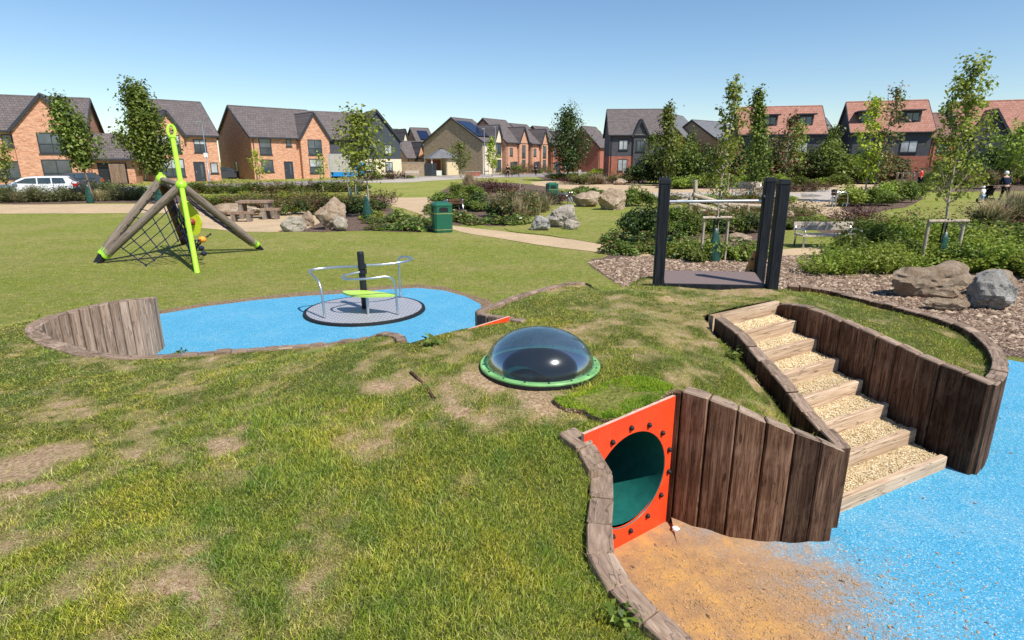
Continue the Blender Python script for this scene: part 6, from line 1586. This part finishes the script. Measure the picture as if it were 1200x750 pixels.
# ================================================================ CARS
def wheel(e, x, y, r, wdt=.2):
    s = 1 if y > 0 else -1
    b = MB().lathe([(r*.62,-wdt/2),(r*.93,-wdt/2),(r,-wdt/2+.03),(r,wdt/2-.03),(r*.93,wdt/2),(r*.62,wdt/2)], 20); o = b.build('wheel', M['tyre'], e, smooth=True, loc=(x,y,r), rot=(pi/2,0,0))
    MB().lathe([(1e-3,wdt/2*.7),(r*.2,wdt/2*.75),(r*.64,wdt/2*.55),(r*.64,-wdt/2*.55),(1e-3,-wdt/2*.7)], 10).build('rim', M['steel'], o)
def car(loc, rz, L, W, H, paint, label, cat='car', kind='estate', group=None):
    e = empty('parked_car' if cat == 'car' else 'parked_van', loc, rz); tag(e, label, cat, group)
    if kind == 'estate': prof = [(-.5,.30),(-.5,.55),(-.485,.72),(-.40,.93),(-.38,.99),(-.25,1.0),(.02,.99),(.12,.93),(.26,.68),(.40,.62),(.47,.52),(.5,.38),(.5,.22),(.44,.13),(-.47,.14)]
    else: prof = [(-.5,.2),(-.5,.9),(-.47,.99),(.18,1.0),(.26,.96),(.36,.68),(.47,.6),(.5,.45),(.5,.2),(.45,.12),(-.46,.12)]
    k = len(prof); V = []; ys = (-.5,-.47,-.40,.40,.47,.5)
    for yi, y in enumerate(ys):
        for x, z in prof:
            tz = max(0,(z-.58)/.42); ins = 1-.20*tz
            shr = .965 if abs(y) == .5 else 1
            zz = z*(1 if abs(y) < .45 else (.985 if z > .6 else 1))
            V.append((x*L*shr, y*W*ins, zz*H))
    F = []
    for j in range(len(ys)-1):
        for i in range(k): a = j*k+i; b_ = j*k+(i+1)%k; F.append((a,b_,b_+k,a+k))
    F += [tuple(range(k)), tuple(range(len(V)-1,len(V)-k-1,-1))]
    me = MB().add(V,F).mesh('body', M[paint], True)
    bm = bmesh.new(); bm.from_mesh(me); bmesh.ops.recalc_face_normals(bm, faces=bm.faces[:]); bm.to_mesh(me); bm.free()
    link('body', me, e)
    def ypos(z): return W*.5*(1-.20*max(0,(z/H-.58)/.42))+.006
    glass = [[(-.37,.70),(-.35,.92),(-.22,.93),(-.22,.70)],[(-.205,.70),(-.205,.93),(-.06,.93),(-.06,.70)],[(-.045,.70),(-.045,.93),(.07,.91),(.20,.70)]] if kind == 'estate' else [[(.12,.62),(.12,.9),(.24,.9),(.33,.64)]]
    for s in (-1,1):
        for q in glass:
            vv = [(x*L, s*ypos(z*H), z*H) for x,z in q]
            MB().add(vv, [(0,1,2,3)] if s < 0 else [(3,2,1,0)]).build('side_window', M['carglass'], e)
        MB().box((-.475*L, s*W*.40, .60*H),(.09*L*.6,.2*W,.13*H)).build('tail_light', M['taillight'], e)
        MB().box((.478*L, s*W*.36, .47*H),(.05*L,.2*W,.09*H)).build('headlight', M['steel'], e)
        MB().box((.2*L, s*(W*.5+.07), .66*H),(.16,.14,.12)).build('mirror', M[paint], e)
        for x in (-.31,.31):
            wheel(e, x*L, s*(W*.5-.11), H*.225)
            MB().lathe([(H*.26,-.02),(H*.26,.03)],18).build('wheel_arch', M['tyre'], e, loc=(x*L,s*(W*.5-.015),H*.225), rot=(pi/2,0,0))
    a = (.125,.93) if kind == 'estate' else (.265,.95); b_ = (.255,.70) if kind == 'estate' else (.355,.70)
    for (x0,z0),(x1,z1),nm in ((a,b_,'windscreen'),((-.405,.92),(-.475,.73),'rear_window')):
        if kind != 'estate' and nm == 'rear_window': continue
        o_ = .012 if nm == 'windscreen' else -.012
        V = [(x0*L+o_,-W*.36,z0*H+.01),(x0*L+o_,W*.36,z0*H+.01),(x1*L+o_,W*.42,z1*H+.01),(x1*L+o_,-W*.42,z1*H+.01)]
        MB().add(V, [(0,1,2,3)] if nm != 'windscreen' else [(3,2,1,0)]).build(nm, M['carglass'], e)
    return e
pc_ = gp(36,232.5); car((pc_.x,pc_.y+.6,g(pc_.y)), radians(210), 4.7, 1.85, 1.4, 'carwhite', 'white estate car parked in front of the first brick house')
pc_ = gp(84,227); car((pc_.x-2.4,pc_.y+3.5,g(pc_.y)), radians(215), 4.2, 1.8, 1.45, 'cargrey', 'dark car nose showing behind the white estate car')
X = at(404,80,.3); car((X,80,.3), radians(172), 5.2, 1.95, 2.1, 'carblue', 'bright blue van parked beside the grey clad house', 'van', 'van')
X = at(264,76,.3); car((X,76,.3), radians(60), 4.4, 1.8, 1.5, 'cargrey', 'dark car in the shaded gap between the second and third brick houses')
# ================================================================ STREET FURNITURE
def lamp(px, fy, top, label, Y=None, sign=False):
    p = gp(px,fy)
    if Y: p = Vector((at(px,Y,g(Y)),Y,g(Y)))
    H = hz(top,p.y)-p.z; e = empty('street_lamp', p); tag(e,label,'street lamp')
    MB().tube([(0,0,0),(0,0,1.2),(0,0,1.25),(0,0,H)], [.09,.09,.055,.04], 8).build('column', M['steel'], e, smooth=True)
    b = MB(); b.box((-.1,-.25,H+.03),(.5,.25,.09)); b.build('lantern', M['steel'], e)
    if sign: MB().box((.0,-.08,H*.47),(.42,.04,.42)).build('sign_plate', M['white'], e)
lamp(246,214,143,'slim grey street lamp in front of the second brick house',62,True)
lamp(568,206,151,'street lamp by the stone gable house',96)
lamp(581,206,149,'street lamp by the cream house front',104)
def board_sign():
    a = gp(402,217); e = empty('notice_board',(a.x,a.y,a.z),.1); tag(e,'large pale grey board on two posts by the blue van','sign')
    for s in (-1.1,1.1): MB().tube([(s,0,0),(s,0,3.0)], .06, 6).build('post', M['steel'], e)
    MB().box((0,-.02,2.1),(2.5,.06,1.7)).build('panel', M['concrete'], e)
board_sign()
# bins
def bin_(px, fy, wpx, top, label, rz=0.0):
    p = gp(px,fy); H = hz(top,p.y)-p.z; w_ = wpx/FPX*p.y*cos(PITCH)*.5; e = empty('litter_bin',(p.x,p.y+w_,p.z),rz); tag(e,label,'litter bin')
    def ring(s, z, c=.22):
        q = w_*s; k = q*(1-c); return [(-k,-q,z),(k,-q,z),(q,-k,z),(q,k,z),(k,q,z),(-k,q,z),(-q,k,z),(-q,-k,z)]
    def loft(lv, name, m):
        V = []; 
        for s,z in lv: V += ring(s,z)
        F = [(i*8+k,i*8+(k+1)%8,(i+1)*8+(k+1)%8,(i+1)*8+k) for i in range(len(lv)-1) for k in range(8)]
        F += [tuple(range(7,-1,-1)), tuple((len(lv)-1)*8+k for k in range(8))]
        return MB().add(V,F).build(name, M[m], e)
    loft([(.95,0),(.98,.04),(1,.08),(1,H*.62)],'body','bin'); loft([(1.02,H*.62),(1.02,H*.635)],'gold_band','gold'); loft([(1.01,.1),(1.01,.115)],'gold_band','gold')
    loft([(1,H*.635),(1,H*.86),(1.04,H*.87),(1.04,H*.91),(.8,H*.97),(.45,H)],'hood','bin')
    for ax in (0,1,2,3):
        a = ax*pi/2; c_, s_ = cos(a), sin(a); q = w_*1.004
        V = [(x,-q,z) for x,z in ((-w_*.5,H*.68),(w_*.5,H*.68),(w_*.5,H*.80),(w_*.3,H*.83),(-w_*.3,H*.83),(-w_*.5,H*.80))]
        V = [(x*c_-y*s_, x*s_+y*c_, z) for x,y,z in V]; MB().add(V,[tuple(range(6))]).build('opening', M['rubberblack'], e)
bin_(517,273,22,237,'green litter bin with gold bands standing on the near gravel path edge',radians(20))
bin_(647,236,13,214,'green litter bin by the round picnic seat further back',radians(10))
# picnic sets of thick timber
def bench_block(name, px, fy, wpx, hpx, dm, label, cat, rz=0):
    p = gp(px,fy); k = FPX/(p.y*cos(PITCH)); w_ = wpx/k; h = hpx/k*1.0; e = empty(name,(p.x,p.y,p.z),rz); tag(e,label,cat)
    for s in (-1,1): MB().box((s*(w_/2-.16),0,h/2-.04),(.16,dm*.9,h-.08)).build('leg', M['wood_post'], e)
    nb_ = 3
    for i in range(nb_): MB().box((0,(i-(nb_-1)/2)*dm/nb_,h-.04),(w_,dm/nb_-.02,.09)).build('plank', M['wood_grey'], e)
bench_block('picnic_table', 301, 256, 38, 21, .8, 'heavy timber picnic table on the gravel pad between two benches', 'table', .15)
bench_block('picnic_bench', 284, 260, 27, 12, .42, 'left chunky timber bench at the picnic table', 'bench', .15)
bench_block('picnic_bench', 318, 257, 22, 13, .42, 'right chunky timber bench at the picnic table', 'bench', .15)
# park benches with backs
def park_bench(px, fy, wpx, top, rz, label, m='wood_bench', arm='steel', curl=False):
    p = gp(px,fy); w_ = wpx/FPX*p.y*cos(PITCH); H = hz(top,p.y)-p.z; e = empty('park_bench',(p.x,p.y+.2,p.z),rz); tag(e,label,'bench')
    sh_ = H*.52
    for i in range(4): MB().box((0,-.24+i*.14,sh_),(w_,.115,.04)).build('seat_slat', M[m], e)
    for i,z in enumerate((H*.74,H*.92)): MB().box((0,.30+.02*i,z),(w_,.05,H*.16)).build('back_slat', M[m], e)
    for s in (-1,1):
        x = s*(w_/2-.06)
        if curl: P = [(x,-.36,0),(x,-.40,sh_*.7),(x,-.3,H*.78),(x,-.05,H*.84),(x,.2,H*.7),(x,.38,H*.3),(x,.42,0)]
        else: P = [(x,-.28,0),(x,-.27,sh_*1.0),(x,-.27,sh_*1.35),(x,-.05,sh_*1.42),(x,.28,sh_*1.40)]
        MB().tube(catmull([Vector(q) for q in P],5), .028, 8).build('arm_rest', M[arm], e, smooth='all')
        MB().tube([(x,.26,0),(x,.24,sh_),(x,.35,H)], .028, 8).build('rear_leg', M[arm], e, smooth='all')
park_bench(972,291,73,262,0,'silvery timber bench with a back facing away on the path right of the deck')
park_bench(877,236,37,213,.05,'pale bench far behind the right deck post')
park_bench(531,247,22,233,radians(200),'dark bench with round steel arms half hidden behind the near litter bin','wood_dark','steel',True)
park_bench(662,240,14,225,radians(250),'small dark picnic seat with curved steel arms beside the far green bin','wood_dark','steel',True)
park_bench(984,243,10,222,radians(95),'seat seen end on by the crossing paths with curved arms','wood_dark','steel',True)
park_bench(483,210,16,200,.1,'faint bench before the stone garden wall')
# log frame
def logframe():
    e = empty('log_balance_frame',(0,0,0)); Y = 27; tag(e,'jumble of pale balance logs and posts beyond the staked tree','balance logs')
    def q(px,py,Yy): return Vector((at(px,Yy,hz(py,Yy)),Yy,hz(py,Yy)))
    for a,b_ in [((815,251,27.5),(815,211,27.5)),((808,252,26.5),(809,231,26.5)),((812,228,27),(866,244,27.6)),((807,238,26),(853,249,26.3)),((833,236,27.3),(856,247,27)),((818,248,27),(835,247,26.8)),((876,240,28),(876,252,28)),((850,240,28.5),(895,242,28.5)),((785,238,27),(812,234,27.2))]:
        MB().tube([q(*a),q(*b_)], .10, 9).build('log', M['wood_stake'], e, smooth=True)
    p = q(858,243,28.6); MB().box((p.x+1.0,p.y,.35),(3.0,.12,.6)).build('board', M['wood_dark'], e)
logframe()
# marker posts and bollards
for px,fy,top,l,m in [(610,222,206,'pale marker post with a black tag in the middle bed','wood_stake'),(679,213,199,'square stone coloured post in the far bed','concrete'),(600,207,202,'small dark bollard on the far street','frame'),(608,207,202,'second small dark bollard on the far street','frame'),(592,207,203,'third small dark bollard on the far street','frame')]:
    p = gp(px,fy); p = Vector((at(px,min(p.y,88),.3),min(p.y,88),g(p.y))); h = hz(top,p.y)-p.z; wd = .12 if m != 'concrete' else .3
    o = MB().box((0,0,h/2),(wd,wd,h)).build('bollard' if m == 'frame' else 'marker_post', M[m], None, loc=p); tag(o,l,'post')
for px,l in [(655,'thin metal stake left of the lone dark tree trunk'),(672,'thin metal stake right of the lone dark tree trunk')]:
    p = gp(px,211); o = MB().tube([(0,0,0),(0,0,1.3)], .05, 6).build('tree_stake', M['frame'], None, loc=p); tag(o,l,'tree stake')

# ================================================================ PEOPLE
def skin_mesh(name, J, E, m, parent, sub=1):
    me = bpy.data.meshes.new(name); me.from_pydata([j[:3] for j in J], E, []); me.materials.append(m)
    o = link(name, me, parent); md = o.modifiers.new('skin','SKIN'); md.use_smooth_shade = True
    for i,j in enumerate(J):
        r = j[3] if isinstance(j[3], tuple) else (j[3],j[3]); me.skin_vertices[0].data[i].radius = r; me.skin_vertices[0].data[i].use_root = (i == 0)
    s = o.modifiers.new('subd','SUBSURF'); s.levels = sub; s.render_levels = sub; return o
def person(loc, rz, H, label, top, legs, shoes='white', hat=None, hair='hair', lean=.0, arms='down', stride=.25, shorts=False, group=None):
    """faces local -y"""
    e = empty('person', loc, rz); tag(e, label, 'person', group); k = H/1.72
    J = []; E = []
    def a(x,y,z,r,p=None):
        J.append((x*k,(y-lean*max(0,z-.9))*k,z*k,(r[0]*k,r[1]*k) if isinstance(r,tuple) else r*k)); 
        if p is not None: E.append((p,len(J)-1))
        return len(J)-1
    pe = a(0,0,.93,(.15,.11)); wa = a(0,0,1.10,(.135,.10),pe); ch = a(0,0,1.32,(.17,.115),wa); nk = a(0,-.01,1.47,.055,ch); hd0 = a(0,-.02,1.53,.06,nk); hd = a(0,-.03,1.61,(.078,.095),hd0); ht = a(0,-.02,1.68,(.06,.07),hd)
    for s in (-1,1):
        sh_ = a(s*.17,0,1.40,.055,ch)
        if arms == 'push': el = a(s*.22,-.10,1.14,.042,sh_); wr = a(s*.17,-.36,1.10,.03,el); hn = a(s*.16,-.44,1.09,.032,wr)
        else: el = a(s*.23,.02,1.15,.042,sh_); wr = a(s*.24,-.06,.92,.03,el); hn = a(s*.24,-.09,.84,.032,wr)
        for q in range(4): f1 = a(s*(.14+.018*q) if arms == 'push' else s*.24, -.50 if arms == 'push' else -.07-.018*q, 1.08 if arms == 'push' else .775-.004*q, .009, hn)
        a(s*.13 if arms == 'push' else s*.215, -.47 if arms == 'push' else -.11, 1.10 if arms == 'push' else .81, .010, hn)
        hp = a(s*.09,0,.86,.085,pe); kn = a(s*.10,-.03+(-stride if s>0 else stride)*.35,.48,.055,hp); an = a(s*.10,.0+(-stride if s>0 else stride*.9),.09,.038,kn); ft = a(s*.11,-.13+(-stride if s>0 else stride*.9),.035,.036,an)
    skin_mesh('body', J, E, M['skin'], e)
    def sub(ids, fac, m, name):
        mp = {i:n for n,i in enumerate(ids)}; JJ = []
        for i in ids:
            r = J[i][3]; r = r if isinstance(r,tuple) else (r,r); JJ.append((*J[i][:3],(r[0]*fac+.008,r[1]*fac+.008)))
        skin_mesh(name, JJ, [(mp[x],mp[y]) for x,y in E if x in mp and y in mp], M[m], e)
    n0 = 7; st = 12  # indices per side
    L_, R_ = n0, n0+st
    # per side: 0 shoulder 1 elbow 2 wrist 3 hand 4-7 fingers 8 thumb 9 hip 10 knee 11 ankle 12 foot
    L_, R_ = n0, n0+13
    sub([0,1,2,L_,L_+1,R_,R_+1]+([] if shorts else [L_+2,R_+2]), 1.12, top, 'top')
    sub([0,L_+9,L_+10,R_+9,R_+10]+([] if shorts else [L_+11,R_+11]), 1.12, legs, 'shorts' if shorts else 'trousers')
    for s in (L_,R_):
        p = Vector(J[s+12][:3]); q = Vector(J[s+11][:3]); MB().tube([q*.0+Vector((p.x,p.y+.15*k,.045*k)),Vector((p.x,p.y+.03*k,.05*k)),Vector((p.x,p.y-.08*k,.035*k))],[.042*k,.045*k,.035*k],8).build('shoe', M[shoes], e, smooth=True)
    h = Vector(J[5][:3]); b = MB(); b.ball(h+Vector((0,.018*k,.035*k)), .108*k, 12, 1.05); b.build('hair' if not hat else 'hat', M[hat or hair], e, smooth=True)
    if hat: MB().lathe([(.1*k,0),(.17*k,-.01*k),(.17*k,.0),(.1*k,.02*k)],14,tuple(h+Vector((0,-.03*k,.05*k)))).build('hat_brim', M[hat], e, smooth=True)
    for s in (-1,1): MB().ball(h+Vector((s*.03*k,-.085*k,.0)), .011*k, 6).build('eye', M['cloth_black'], e)
    MB().tube([h+Vector((0,-.09*k,.01*k)),h+Vector((0,-.112*k,-.03*k))],[.008*k,.016*k],6).build('nose', M['skin'], e, smooth=True)
    return e
pp = gp(1175,239); person((pp.x,pp.y,pp.z), radians(165), 1.80, 'adult in dark navy clothes leaning over a black pushchair on the right lawn', 'cloth_navy', 'cloth_black', lean=.35, arms='push', hair='cloth_white')
pt_ = gp(1149,240); person((pt_.x,pt_.y,pt_.z), radians(190), 1.02, 'toddler in a white sun hat, white top and pale blue pack on the right lawn', 'cloth_white', 'cloth_blue', hat='cloth_white', shorts=True, stride=.2)
def pram(loc, rz):
    e = empty('pushchair', loc, rz); tag(e, 'black pushchair in front of the adult in navy', 'pushchair')
    for x in (-.26,.26):
        for y,r in ((.28,.15),(-.42,.11)): 
            MB().lathe([(r*.7,-.025),(r,-.02),(r,.02),(r*.7,.025)],14).build('wheel', M['tyre'], e, loc=(x,y,r), rot=(0,pi/2,0))
        MB().tube([(x,.30,.16),(x,.05,.55),(x,.35,1.05)], .016, 6).build('frame_tube', M['black'], e); MB().tube([(x,-.42,.11),(x,.08,.60)], .016, 6).build('frame_tube', M['black'], e)
    MB().tube([(-.26,.35,1.05),(.26,.35,1.05)], .02, 6).build('handle', M['black'], e)
    b = MB(); b.add([(-.22,.12,.42),(.22,.12,.42),(.22,-.28,.40),(-.22,-.28,.40),(-.22,.28,.88),(.22,.28,.88),(.22,.2,.5),(-.22,.2,.5),(-.2,-.34,.2),(.2,-.34,.2)], [(0,1,2,3),(0,4,5,1),(3,2,9,8),(0,3,7),(1,6,2),(7,6,5,4)]); b.build('seat', M['cloth_black'], e)
    b = MB(); V = []; F = []
    for i in range(7):
        a = i/6*pi*.6; 
        for x in (-.23,-.12,0,.12,.23): V.append((x, .26-.42*sin(a), .62+.34*cos(a)+.05*(1-(x/.23)**2)))
    for i in range(6):
        for j in range(4): q = i*5+j; F.append((q,q+1,q+6,q+5))
    b.add(V,F).build('hood', M['cloth_black'], e, smooth='all')
    MB().box((0,.05,.22),(.4,.5,.16)).build('basket', M['cloth_black'], e)
pram((pp.x-.25,pp.y+.95,pp.z), radians(165))
X = at(595,84,.3); person((X,84,.3), radians(10), 1.75, 'distant person in black walking on the far street by the cream house', 'cloth_black', 'cloth_black', 'cloth_black')
X = at(628,96,.3); person((X,96,.3), radians(-20), 1.7, 'distant person in dark clothes by the second terraced house', 'cloth_navy', 'cloth_black', 'cloth_black')
X = at(1077,52,.2); person((X,52,.2), radians(40), 1.7, 'distant person in a red top by the rail fence', 'cloth_red', 'cloth_black', 'cloth_black')
